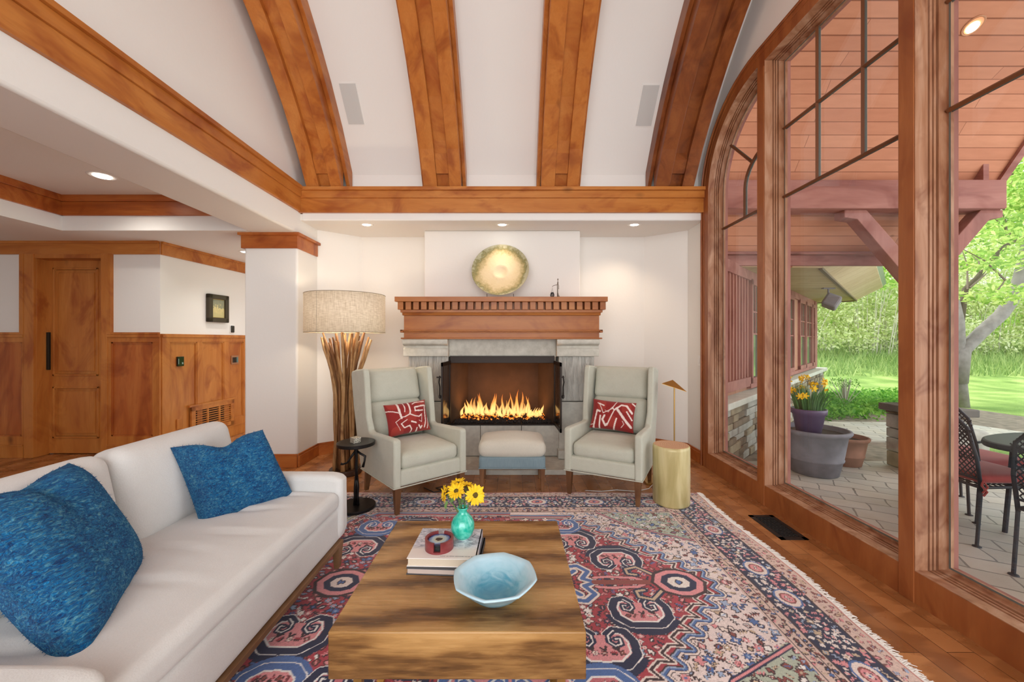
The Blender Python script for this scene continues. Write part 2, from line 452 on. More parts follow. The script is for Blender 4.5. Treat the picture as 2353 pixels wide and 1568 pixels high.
# hall walls
HY = 4.03
m = MB()
m.box(LX, -4.88, HY, HY+.2, 0, 2.22); m.box(-4.19, -3.60, HY, HY+.12, 0, 2.22); m.box(-4.89, -4.18, HY, HY+.2, 2.07, 2.22)
m.box(-4.84, -4.18, HY+.19, HY+.22, 0, 2.1)
struct(m.build('wall_hall', PL), 'white hall wall above the wooden panelling', 'wall')
sx = lambda y: -3.60+(y-4.05)*.087
m = MB(); wallseg(m, -3.60, 4.03, sx(5.9), 5.9, .12, 0, 2.22, 1)
struct(m.build('wall_hall_side', PL), 'white hall side wall receding beside the pillar', 'wall')
struct(MB().box(-6.5, -6.4, -2.3, 5.9, 0, 2.6).build('wall_light_block_left', PL), 'unseen white wall added left of the hall to block light', 'wall')  # unseen wall added to cut the light coming in from the left
struct(MB().box(-6.4, -2.45, -2.35, -2.2, 0, 2.6).build('wall_light_block_rear', PL), 'unseen white wall added behind the hall to block light', 'wall')  # unseen wall added to keep light from behind out of the hall
struct(MB().box(-3.6, -2.0, 5.9, 6.0, 0, 2.3).build('wall_hall_end', PL), 'white end wall of the hall', 'wall')
# crown strip under ceiling
m = MB(); m.box(LX, -3.60, HY-.022, HY, 2.085, 2.205); m.box(LX, -3.60, HY-.035, HY, 2.195, 2.22)
wallseg(m, -3.60, 4.03, sx(5.9), 5.9, .022, 2.085, 2.205, -1); wallseg(m, -3.60, 4.03, sx(5.9), 5.9, .035, 2.195, 2.22, -1)
struct(m.build('trim_4', W['X'], bevel=.002), 'wooden crown band along the top of the hall walls', 'trim')
# wainscot front wall (px -> X at Y=4.03: (px-1172)/900*4.03)
fx = lambda px: (px-1172)/900.*4.03
fz = lambda py: 1.2-(py-783)/900.*4.03
wn = thing('trim_5', 'knotty orange wooden wainscot panelling on both hall walls', 'wainscot', kind='structure')
def panel_run(m, mp, PT, bounds, z0=.22, z1=1.185, cap=1.27, s0=None, s1=None):
    """PT(s,z,d)-> point; bounds: list of (a,b) panels"""
    def bx(mm, a, b, za, zb, d):
        v = [PT(s, z, dd) for s in (a, b) for dd in (0, d) for z in (za, zb)]
        mm.add(v, [(0, 1, 3, 2), (4, 6, 7, 5), (0, 4, 5, 1), (2, 3, 7, 6), (0, 2, 6, 4), (1, 5, 7, 3)])
    a0 = bounds[0][0] if s0 is None else s0; a1 = bounds[-1][1] if s1 is None else s1
    bx(m, a0, a1, z1, cap-.035, .024); bx(m, a0, a1, cap-.035, cap-.012, .034); bx(m, a0, a1, cap-.012, cap, .026)
    bx(m, a0, a1, .13, z0, .024); bx(m, a0, a1, 0, .12, .03); bx(m, a0, a1, .12, .135, .036)
    e = [a0]+[v for bb in bounds for v in bb]+[a1]
    for i in range(0, len(e), 2):
        if e[i+1]-e[i] > .004: bx(m, e[i], e[i+1], z0, z1, .024)
    for a, b in bounds:
        bx(mp, a, b, z0, z1, .008)
        for (q0, q1, r0, r1) in ((a, a+.014, z0, z1), (b-.014, b, z0, z1), (a, b, z0, z0+.014), (a, b, z1-.014, z1)): bx(mp, q0, q1, r0, r1, .018)
PF = lambda s, z, d: (s, HY-d, z)
dirS = Vector((sx(5.9)+3.60, 5.9-4.03, 0)).normalized(); nS = Vector((dirS.y, -dirS.x, 0))
PS = lambda s, z, d: tuple(Vector((-3.60, 4.03, z))+dirS*s+nS*d)
m = MB(); mp = MB()
panel_run(m, mp, PF, [(fx(260), fx(355))], s0=fx(253), s1=-3.585)
panel_run(m, mp, PF, [(LX+.1, fx(-40)), (fx(-30), fx(56))], s0=LX, s1=fx(56)+.02)
# casing strips of white panel framing beside the door
for a, b in ((fx(53), fx(62)), (fx(252), fx(261))): m.box(a, b, HY-.035, HY, 1.26, 2.09)
for a, b in ((fx(-200), fx(62)), (fx(252), -3.6)): m.box(a, b, HY-.030, HY, 1.262, 1.285)
m.build('wainscot_frame', W['Z'], wn, bevel=.0015); mp.build('wainscot_panel', WR['Z'], wn)
def s_of(px):
    k = (px-1172)/900.; # (x0+dx s) = k (y0+dy s)
    return (k*4.03+3.60)/(dirS.x-k*dirS.y)
m = MB(); mp = MB()
panel_run(m, mp, PS, [(s_of(386), s_of(449)), (s_of(461), s_of(511)), (s_of(523), s_of(556)), (1.6, 1.8)], s0=0.0, s1=1.85, z0=.22)
fr_side = m.build('wainscot_frame', W['Z'], wn, bevel=.0015); mp.build('wainscot_panel', W['Z'], wn)
# vent grille (thing)
vg = thing('return_air_grille', 'wooden louvred air grille low in the hall wainscot', 'vent grille', (0, 0, 0))
def sbx(m, a, b, za, zb, d0, d1):
    v = [PS(s, z, dd) for s in (a, b) for dd in (d0, d1) for z in (za, zb)]
    m.add(v, [(0, 1, 3, 2), (4, 6, 7, 5), (0, 4, 5, 1), (2, 3, 7, 6), (0, 2, 6, 4), (1, 5, 7, 3)])
m = MB(); a, b = s_of(433), s_of(531); gz0, gz1 = .15, .46
sbx(m, a, b, gz1-.05, gz1, .02, .04); sbx(m, a, b, gz0, gz0+.045, .02, .04); sbx(m, a, a+.05, gz0, gz1, .02, .04); sbx(m, b-.05, b, gz0, gz1, .02, .04)
w3 = (b-a-.1)/3
for i in (1, 2): sbx(m, a+.05+w3*i-.01, a+.05+w3*i+.01, gz0, gz1, .02, .038)
sbx(m, a-.03, b+.03, gz1, gz1+.02, .02, .045)
m.build('grille_frame', W['X'], vg)
sbm = MB(); sbx(sbm, a+.05, b-.05, gz0+.045, gz1-.05, .018, .022); sbm.build('dark_backing', plain('vent_dark', (40, 20, 10), .9), vg)
for i in range(8):
    z = gz0+.055+i*.026; mm = MB(); sbx(mm, a+.05, b-.05, z, z+.010, .022, .036); mm.build('louvre', W['X'], vg)

# door -------------------------------------------------------------------
d = thing('door_1', 'knotty orange two-panel wooden door with a black pull in the hall', 'door', kind='structure')
dx0, dx1 = fx(98)-.0, fx(238)
m = MB()
m.box(fx(62), fx(84), HY-.03, HY+.0, 0, 2.09); m.box(dx1, fx(253), HY-.03, HY, 0, 2.09)
m.box(-4.885, fx(84), HY-.002, HY+.12, 0, 2.09)
m.box(fx(62), fx(253), HY-.02, HY+.12, 2.045, 2.09); m.box(dx1-.004, dx1+.012, HY, HY+.19, 0, 2.09); m.box(-4.87, -4.16, HY+.145, HY+.17, 0, 2.09)
m.build('door_casing', W['Z'], d, bevel=.003)
DY = HY+.105; gx = lambda px: (px-1172)/900.*DY; gz = lambda py: 1.2-(py-783)/900.*DY
m = MB(); sx0, sx1 = gx(96), gx(242)
PN = [(gx(126), gx(222), gz(860), gz(620)), (gx(126), gx(224), gz(1003), gz(893))]
m.box(sx0, gx(123), DY, DY+.04, .01, 2.065); m.box(gx(226), sx1, DY, DY+.04, .01, 2.065)
m.box(gx(123), gx(226), DY, DY+.04, .01, PN[1][2]-.0); m.box(gx(123), gx(226), DY, DY+.04, PN[1][3], PN[0][2]); m.box(gx(123), gx(226), DY, DY+.04, PN[0][3], 2.065)
m.build('door_leaf', W['Z'], d, bevel=.002)
for x0, x1, z0, z1 in PN:
    m = MB(); m.box(gx(120), gx(229), DY+.012, DY+.03, z0-.01, z1+.01)
    for q in ((x0-.02, x0, z0-.02, z1+.02), (x1, x1+.02, z0-.02, z1+.02), (x0-.02, x1+.02, z0-.02, z0), (x0-.02, x1+.02, z1, z1+.02)): m.box(q[0], q[1], DY-.008, DY+.02, q[2], q[3])
    m.box(x0+.03, x1-.03, DY+.004, DY+.02, z0+.03, z1-.03)
    m.build('door_panel', W['Z'], d, bevel=.004)
MB().box(gx(100), gx(117), DY-.022, DY, gz(850), gz(764)).build('pull_handle', plain('bronze_black', (52, 48, 40), .5, .6, (160, .3)), d, bevel=.003)

# ceiling beams -----------------------------------------------------------
ords = ['leftmost ceiling beam, above the floor lamp and pillar', 'second ceiling beam from the left, over the left armchair', 'third ceiling beam from the left, rising over the mantel figurine', 'rightmost and darkest ceiling beam, beside the arched window']
def sweep(m, x0, x1, r0, r1, ya, yb, n=26, ends=True):
    yy = [ya+(yb-ya)*i/n for i in range(n+1)]; V = []
    for y in yy:
        for x in (x0, x1):
            for r in (r0, r1): V.append((x, y, arc(r, y)))
    F = []
    for i in range(n):
        a = i*4; b2 = a+4
        F += [(a, a+1, b2+1, b2), (a+2, b2+2, b2+3, a+3), (a, b2, b2+2, a+2), (a+1, a+3, b2+3, b2+1)]
    F += [(0, 2, 3, 1), (n*4, n*4+1, n*4+3, n*4+2)]
    m.add(V, F)
WB = wood('beam_alder', 'Y', ((150, 80, 32), (188, 112, 48), (206, 134, 66)), .33, .9)
WB2 = wood('beam_alder_panel', 'Y', ((170, 94, 38), (194, 118, 52), (208, 136, 68)), .33, 1., False)
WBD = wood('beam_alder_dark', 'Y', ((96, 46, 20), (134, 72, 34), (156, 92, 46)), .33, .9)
for i, (xa, xb) in enumerate(((-1.935, -1.60), (-.82, -.465), (.295, .65), (1.38, 1.745))):
    BM = thing('ceiling_beam', 'knotty wooden '+ords[i], 'ceiling beam', (0, 0, 0), group=None)
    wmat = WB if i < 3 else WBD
    ya, yb = 3.76, -1.9; wv = (xb-xa)
    for q in ((xa, xa+wv*.36), (xb-wv*.31, xb)):
        m = MB(); sweep(m, q[0], q[1], RB, RC+.03, ya, yb); m.build('side_board', wmat, BM, bevel=.003)
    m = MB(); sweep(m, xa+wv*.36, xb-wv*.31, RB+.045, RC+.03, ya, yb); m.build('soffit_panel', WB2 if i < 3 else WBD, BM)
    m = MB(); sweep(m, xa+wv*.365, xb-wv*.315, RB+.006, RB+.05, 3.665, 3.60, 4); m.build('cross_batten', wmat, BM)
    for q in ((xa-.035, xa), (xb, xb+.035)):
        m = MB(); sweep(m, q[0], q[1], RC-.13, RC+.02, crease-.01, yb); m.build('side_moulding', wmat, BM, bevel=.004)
# ceiling speakers
def arc_hit(px, py, r):
    a = (px-1172)/900.; b_ = (783-py)/900.
    lo, hi = .5, 4.2
    for _ in range(50):
        y = (lo+hi)/2; z = 1.2+b_*y
        if (y-CY0)**2+(z-CZ0)**2 > r*r: hi = y
        else: lo = y
    return a*y, y, 1.2+b_*y
SPK = plain('speaker_grille', (205, 205, 202), .8, 0, (600, .4))
for pts, lab in ((((785, 208), (833, 272)), 'flush ceiling speaker left of the second beam'), (((1464, 212), (1510, 275)), 'flush ceiling speaker left of the rightmost beam')):
    xc = (pts[0][0]+pts[1][0])/2; yc = (pts[0][1]+pts[1][1])/2
    X, Y, Z = arc_hit(xc, yc, RC-.004); an = math.atan2(Y-CY0, Z-CZ0)
    S = thing('ceiling_speaker', lab, 'speaker', (X, Y, Z)); S.rotation_euler = (-an, 0, 0)
    MB().box(-.082, .082, -.17, .17, -.004, .006).build('bezel', PL, S)
    MB().box(-.072, .072, -.16, .16, -.007, -.003).build('grille', SPK, S)
# recessed lights
def emis(name, rgb, st):
    t = NT(name); e = t.n('ShaderNodeEmission'); e.inputs[0].default_value = (*rgb, 1); e.inputs[1].default_value = st
    t.l(e.outputs[0], t.out.inputs[0]); return t.m
LENS = emis('lamp_lens', (1, .93, .82), 14)
WHT = plain('white_metal_ring', (240, 238, 234), .5)
def downlight(x, y, z, lab, r=.052, power=18, spot=1.9, blend=1., tgt=None):
    t = thing('recessed_light', lab, 'ceiling light', (x, y, z))
    MB().lathe([(r*.75, -.001), (r, -.001), (r+.012, -.004), (r+.016, .0), (r, .004), (r*.75, .004)], 32).build('trim_ring', WHT, t, smooth=True)
    MB().lathe([(.001, -.006), (r*.7, -.005), (r*.75, -.001), (.001, -.001)], 28).build('lens', LENS, t)
    if power:
        l = lamp('SPOT', 'downlight_bulb', (x, y, z-.02), power, (1, .80, .58) if y > 3.6 and x > -2 else (1, .93, .84), spot_size=spot, spot_blend=blend, shadow_soft_size=.03)
        if tgt: l.rotation_euler = (Vector(tgt)-Vector((x, y, z))).to_track_quat('-Z', 'Y').to_euler()
downlight(-1.434, 3.91, AZ, 'small recessed light in the alcove ceiling above the floor lamp', power=18)
downlight(-.078, 3.91, AZ, 'small recessed light in the alcove ceiling above the bronze plate', power=6, spot=1.3, tgt=(-.1, 4.05, 1.8))

downlight(1.243, 3.91, AZ, 'small recessed light in the alcove ceiling right of the mantel', power=15, tgt=(1.1, 4.2, 1.2))
downlight(-3.32, 3.19, 2.54, 'recessed light in the hall tray ceiling', .08, power=24, spot=2.6)
downlight(-3.05, 4.5, 2.22, 'tiny recessed light beyond the pillar in the hall', .045, power=14, spot=2.0)
# ================================================================== FIREPLACE
t = NT('carved_limestone'); f = t.noise(t.coord(), 14, 6, 0, .6)
t.base(t.ramp(f, [(.3, s2l((184, 180, 168))), (.7, s2l((212, 208, 196)))]), .8, 0, .3); t.bump(f, .5, .012); STN = t.m
t = NT('chiselled_limestone'); v = t.coord((1, 1, .14), (0, .35, 0)); f = t.noise(v, 34, 5, .8, .6)
t.base(t.ramp(f, [(.3, s2l((168, 164, 156))), (.7, s2l((212, 209, 200)))]), .8, 0, .3); t.bump(f, 1., .03); STC = t.m
t = NT('smooth_limestone'); f = t.noise(t.coord(), 20, 5)
t.base(t.ramp(f, [(.3, s2l((186, 183, 174))), (.7, s2l((206, 203, 192)))]), .7, 0, .3); t.bump(f, .2, .006); STS = t.m
FPL = thing('fireplace', 'grey carved stone fireplace under a dentilled wooden mantel', 'fireplace', (-.083, 3.9, 0))
def ob(m, *a, **k): # shift world -> fireplace local
    m.v = [(p_[0]+.083, p_[1]-3.9, p_[2]) for p_ in m.v]; return m.build(*a, FPL, **k)
C = -.083
ob(MB().box(C-1.015, C+1.012, 3.72, 4.14, 1.572, 1.618), 'mantel_shelf', WM, bevel=.002)
ob(MB().box(C-.972, C+.970, 3.835, 4.14, 1.49, 1.572), 'dentil_backing', WM)
nd = 27; dw = .0470; x0 = C-.994; pitch = (1.988-dw)/(nd-1)
for i in range(nd):
    ob(MB().box(x0+pitch*i, x0+pitch*i+dw+.006, 3.752, 3.845, 1.498, 1.5715), 'dentil', WM, bevel=.001)
m = MB(); m.box(C-.975, C+.975, 3.775, 4.14, 1.472, 1.498); m.prism([(3.80, 1.445), (3.79, 1.472), (4.1, 1.472), (4.1, 1.445)], 'x', C-.962, C+.962)
m.box(C-.955, C+.955, 3.83, 4.14, 1.225, 1.46)
ob(m, 'frieze_board', WM, bevel=.002)
m = MB(); m.box(C-.985, C+.985, 3.80, 3.9, 1.292, 1.306); m.box(C-.972, C+.972, 3.812, 3.9, 1.278, 1.292); m.box(C-.98, C+.98, 3.805, 4.14, 1.215, 1.229)
for a in (C-.985, C+.955): m.box(a, a+.03, 3.80, 4.14, 1.278, 1.306)
ob(m, 'mantel_moulding', WM, bevel=.004)
capprof = lambda y0: [(4.1, 1.045), (y0+.035, 1.045), (y0+.035, 1.115), (y0+.045, 1.122), (y0+.055, 1.135), (y0+.05, 1.15), (y0+.02, 1.158), (y0+.004, 1.17), (y0, 1.19), (y0+.004, 1.21), (y0+.02, 1.217), (4.1, 1.217)]
for xa, xb in ((C-.965, C-.525), (C+.54, C+.955)):
    ob(MB().prism(capprof(3.80), 'x', xa, xb), 'capital', STN, bevel=.006, seg=3)
for xa, xb in ((C-.92, C-.53), (C+.565, C+.915)):
    ob(MB().box(xa, xb, 3.875, 4.12, .60, 1.047), 'pilaster', STC, bevel=.006)
    ob(MB().box(xa, xb, 3.875, 4.12, .05, .592), 'lower_pilaster', STS, bevel=.006)
ob(MB().box(C-.53, C+.55, 3.93, 4.12, 1.04, 1.22), 'lintel', STN)
for xa, xb in ((C-.535, C-.215), (C-.211, C+.195), (C+.199, C+.57)):
    ob(MB().box(xa, xb, 3.90, 4.12, .05, .362), 'apron_block', STS, bevel=.004)
for xa, xb in ((C-.93, C-.46), (C+.55, C+.66)):
    ob(MB().box(xa, xb, 3.80, 3.91, .05, .13), 'plinth', STS, bevel=.006)
ob(MB().box(C-1.03, C+1.03, 3.49, 3.95, 0, .045), 'hearth_slab', STS, bevel=.006)
m = MB(); 
FBX0, FBX1 = C-.515, C+.525
BRK = plain('firebox_lining', (58, 42, 32), .9, 0, (30, .4), var=.2)
m.add([(FBX0, 3.92, .36), (FBX0, 3.92, 1.05), (FBX0+.13, 4.37, .36), (FBX0+.13, 4.37, 1.05), (FBX1, 3.92, .36), (FBX1, 3.92, 1.05), (FBX1-.13, 4.37, .36), (FBX1-.13, 4.37, 1.05)],
      [(0, 1, 3, 2), (2, 3, 7, 6), (6, 7, 5, 4), (1, 5, 7, 3), (0, 2, 6, 4)])
ob(m, 'firebox', BRK, recalc=False)
BLK = plain('dark_bronze', (46, 38, 34), .45, .7)
ob(MB().box(FBX0, FBX1, 3.90, 3.95, .975, 1.045), 'hood_band', BLK, bevel=.003)
ob(MB().box(FBX0, FBX1, 3.895, 3.94, .355, .372), 'sill_bar', BLK)
DGL = NT('smoked_door_glass'); DGL.base((.02, .02, .022), .08, 0, .6); DGL.b.inputs['Alpha'].default_value = .72
for sgn, hx in ((-1, FBX0), (1, FBX1)):
    lean = .02*sgn
    m = MB()
    def q4(y0, y1, z0, z1, dx=.008):
        f_ = lambda y: hx+lean*(3.9-y)/.4
        m.add([(f_(y)+e, y, z) for y in (y0, y1) for e in (-dx, dx) for z in (z0, z1)],
              [(0, 1, 3, 2), (4, 6, 7, 5), (0, 4, 5, 1), (2, 3, 7, 6), (0, 2, 6, 4), (1, 5, 7, 3)])
    q4(3.54, 3.565, .365, 1.0); q4(3.875, 3.9, .365, 1.0); q4(3.54, 3.9, .365, .40); q4(3.54, 3.9, .965, 1.0)
    dr = ob(m, 'glass_door', BLK)
    m = MB(); q4(3.56, 3.88, .39, .975, .002); ob(m, 'door_glass', DGL.m)
    m = MB(); xx = hx+sgn*.04
    m.tube([(xx, 3.56, .88), (xx+.008*sgn, 3.56, .82), (xx, 3.56, .78), (xx, 3.56, .70)], .006, 6); m.box(xx-.03, xx+.01, 3.555, 3.565, .86, .872)
    m.lathe([(.001, -.03), (.012, -.02), (.012, .0), (.001, .01)], 6, (xx, 3.56, .70)); ob(m, 'door_handle', BLK)
# lava rock bed
EMB = NT('glowing_embers'); f = EMB.noise(EMB.coord(), 26, 3)
EMB.base(s2l((34, 26, 22)), .9)
ef = EMB.ramp(f, [(.50, (0, 0, 0)), (.62, (1, .22, .02)), (.75, (1, .5, .12))]); EMB.l(ef, EMB.b.inputs['Emission Color']); EMB.b.inputs['Emission Strength'].default_value = 1.6
ROCK = plain('dark_lava_rock', (38, 32, 30), .8, .0, (60, .6))
def rocks(y0, y1, x0, x1, n, z, mat, nm, lab):
    m = MB()
    for i in range(n):
        x = random.uniform(x0, x1); y = random.uniform(y0, y1); r = random.uniform(.009, .02)
        M = Matrix.Translation((x, y, z(y)+random.uniform(-.004, .008))) @ Euler((random.random()*6, random.random()*6, 0)).to_matrix().to_4x4() @ Matrix.Scale(r, 4)
        m.add([(1, 0, 0), (-.9, .1, 0), (0, 1, .1), (.1, -1, 0), (0, 0, .8), (0, .1, -.8)], [(0, 2, 4), (2, 1, 4), (1, 3, 4), (3, 0, 4), (2, 0, 5), (1, 2, 5), (3, 1, 5), (0, 3, 5)], 0, M)
    return tag(m.build(nm, mat), lab, 'rocks', None, 'stuff')
rocks(3.925, 4.02, FBX0+.04, FBX1-.04, 700, lambda y: .375+(y-3.92)*.1, ROCK, 'lava_rocks', 'dark lava rocks along the front of the firebox')
rocks(4.0, 4.26, FBX0+.09, FBX1-.09, 1100, lambda y: .385+(y-4.)*.18, EMB.m, 'glowing_embers', 'glowing embers under the flames in the firebox')
# fire
FT = NT('flame'); em = FT.n('ShaderNodeEmission'); tr = FT.n('ShaderNodeBsdfTransparent'); mx = FT.n('ShaderNodeMixShader')
lwn = FT.n('ShaderNodeLayerWeight'); lwn.inputs[0].default_value = .45
tc = FT.n('ShaderNodeTexCoord'); sp = FT.n('ShaderNodeSeparateXYZ'); FT.l(tc.outputs['Object'], sp.inputs[0])
hz = FT.math('MULTIPLY', FT.math('SUBTRACT', sp.outputs[2], .38), 2.6)
nz = FT.noise(FT.coord((22, 22, 5)), 1.0, 4, .6)
col = FT.ramp(FT.math('ADD', hz, FT.math('MULTIPLY', lwn.outputs['Facing'], .25)), [(0, (1, .52, .14)), (.25, (1, .60, .20)), (.5, (1, .36, .07)), (.9, (.85, .13, .015))])
FT.l(col, em.inputs[0]); em.inputs[1].default_value = 1.35
a1 = FT.math('SUBTRACT', 1.0, lwn.outputs['Facing']); a1 = FT.math('POWER', a1, 2.4)
a2 = FT.math('MULTIPLY', a1, FT.math('SUBTRACT', 1.15, FT.math('MULTIPLY', hz, .9))); a3 = FT.math('MULTIPLY', a2, FT.math('ADD', FT.math('MULTIPLY', nz, 2.2), -.45))
cl = FT.n('ShaderNodeClamp'); FT.l(a3, cl.inputs[0]); cl.inputs[2].default_value = .72
FT.l(cl.outputs[0], mx.inputs[0]); FT.l(tr.outputs[0], mx.inputs[1]); FT.l(em.outputs[0], mx.inputs[2]); FT.l(mx.outputs[0], FT.out.inputs[0])
m = MB(); R = random.Random(3)
for i in range(46):
    x = FBX0+.10+(FBX1-FBX0-.2)*(i+R.uniform(-.4, .4))/45; y = R.uniform(4.06, 4.2)
    e = 1-abs((x-C)/.5)**2.5*.5
    hh = R.choice((.09, .13, .17, .23, .28, .33))*e*R.uniform(.8, 1.15); r = R.uniform(.016, .032)
    ph = R.random()*6; pts = []; rad = []
    for k in range(10):
        u = k/9.; pts.append((x+math.sin(ph+u*4)*.012*u*2, y+math.cos(ph+u*3)*.01*u, .385+hh*u)); rad.append(max(.0008, r*(math.sin(PI*(.18+.82*u))**1.0)*(1.05-.5*u)))
    m.tube(pts, rad, 10)
tag(m.build('fire', FT.m, smooth=True), 'orange gas flames burning inside the firebox', 'fire', None, 'stuff')
lamp('AREA', 'fire_glow', (C, 4.08, .47), 6.0, (1, .42, .12), (math.radians(150), 0, 0), shape='RECTANGLE', size=.7, size_y=.15)
m = MB(); m.tube([(FBX0+.15, 4.03, .40), (FBX1-.15, 4.03, .402)], .004, 6)
ob(m, 'burner_rail', BLK)

# ================================================================== MANTEL OBJECTS
t = NT('hammered_bronze_plate'); tc = t.n('ShaderNodeTexCoord'); sp = t.n('ShaderNodeSeparateXYZ'); t.l(tc.outputs['Object'], sp.inputs[0])
rr = t.math('SQRT', t.math('ADD', t.math('POWER', t.math('ABSOLUTE', sp.outputs[0]), 2.), t.math('POWER', t.math('ABSOLUTE', sp.outputs[1]), 2.)))
nz = t.noise(t.coord(), 40, 5, .5, .65); lowf = t.noise(t.coord(), 5, 3)
k = t.math('ADD', t.math('MULTIPLY', rr, 3.4), t.math('MULTIPLY', t.math('SUBTRACT', lowf, .5), .5)); k = t.math('ADD', k, t.math('MULTIPLY', t.math('SUBTRACT', nz, .5), .35))
c = t.ramp(k, [(.2, s2l((222, 204, 172))), (.62, s2l((214, 194, 154))), (.8, s2l((176, 158, 108))), (.88, s2l((132, 126, 76))), (1., s2l((186, 180, 148)))])
t.base(c, .55, .08); t.bump(nz, .4, .004); PLT = t.m
PLO = thing('bronze_plate', 'large round golden hammered plate standing on the mantel', 'plate', (-.098, 3.985, 1.912)); PLO.rotation_euler = (math.radians(70), 0, math.radians(-4))
pr = [(.001, .0), (.055, .002), (.066, .012), (.085, .010), (.15, .018), (.23, .034), (.288, .058), (.291, .060), (.288, .052), (.2, .020), (.08, -.002), (.001, -.008)]
pr = [(r, -.03+z) for r, z in pr]
MB().lathe(pr, 64).build('dish', PLT, PLO, smooth=True)
S = thing('plate_stand', 'thin black wire easel holding the round plate', 'plate stand', (-.098, 3.93, 1.618))
m = MB()
for sx_ in (-.133, .133):
    m.tube([(sx_, -.02, 0), (sx_, -.02, .05)], .0028, 6); m.tube([(sx_, -.02, .014), (sx_*.5, .09, .010), (sx_*.4, .16, .004)], .0028, 6)
    m.tube([(sx_, -.02, .004), (sx_, .03, .014)], .0028, 6)
m.tube([(-.133, -.02, .018), (.133, -.02, .018)], .0028, 6)
m.build('wire_frame', plain('black_wire', (30, 30, 30), .4, .8), S)
FG = thing('lantern_figurine', 'slim metal figurine holding out a little lantern on the mantel', 'figurine', (.465, 3.84, 1.618)); FG.scale = (1.02, 1.6, 1.02)
PEW = plain('pewter', (150, 140, 128), .4, .6); DK = plain('dark_iron', (40, 42, 46), .4, .7)
m = MB(); m.tube([(0, 0, 0), (.002, 0, .06), (0, 0, .125), (.004, 0, .150)], [.005, .007, .005, .007], 8)
m.prism([(-.004, .0), (.028, .0), (.012, .03), (.004, .07), (-.003, .07)], 'y', -.004, .004)
m.tube([(.004, 0, .128), (.004, 0, .175)], [.006, .002], 8); m.lathe([(.001, -.007), (.006, -.004), (.006, .004), (.001, .007)], 10, (.004, 0, .18)); m.build('body', PEW, FG, smooth=True)
MB().tube([(.002, 0, .128), (-.02, 0, .124), (-.04, 0, .118), (-.05, 0, .108)], .003, 6).build('raised_arm', PEW, FG)
MB().tube([(.006, 0, .13), (.011, 0, .12), (.011, 0, .085)], .003, 6).build('lowered_arm', PEW, FG)
m = MB(); m.lathe([(.001, 0), (.013, 0), (.014, .004), (.001, .004)], 14, (-.05, 0, .002)); m.lathe([(.001, 0), (.012, 0), (.012, .003), (.001, .003)], 14, (-.05, 0, .050))
for i in range(10):
    a = 2*PI*i/10; m.tube([(-.05+.012*math.cos(a), .012*math.sin(a), .005), (-.05+.019*math.cos(a), .019*math.sin(a), .028), (-.05+.012*math.cos(a), .012*math.sin(a), .051)], .0022, 5)
m.tube([(-.059, 0, .052), (-.05, 0, .10), (-.041, 0, .052)], .0016, 5); m.build('lantern', DK, FG)

# ================================================================== FABRICS
def fabric(name, rgb, rgb2, bs=220, rough=.9, stretch=(1, 1, 1), sheen=.2, bstr=.35, mott=8):
    t = NT(name); a, b_ = s2l(rgb), s2l(rgb2)
    f = t.noise(t.coord(stretch), bs, 3); g_ = t.noise(t.coord(), mott, 3)
    t.base(t.mix(t.math('ADD', t.math('MULTIPLY', f, .6), t.math('MULTIPLY', g_, .4)), a, b_), rough, 0, .2)
    t.b.inputs['Sheen Weight'].default_value = sheen
    wr = t.noise(t.coord(), 7, 2, .4)
    t.bump(t.math('ADD', t.math('MULTIPLY', f, .22), wr), bstr, .01); return t.m
CH = fabric('sage_linen', (176, 177, 160), (208, 208, 194), 240, bstr=.8, mott=14)
SOF = fabric('ivory_linen', (204, 203, 200), (228, 228, 226), 260)
OTT = fabric('oatmeal_linen', (188, 182, 168), (216, 211, 197), 160)
DEN = fabric('blue_grey_tweed', (98, 120, 130), (142, 160, 166), 190, stretch=(1, 1, .1))
SHD = None
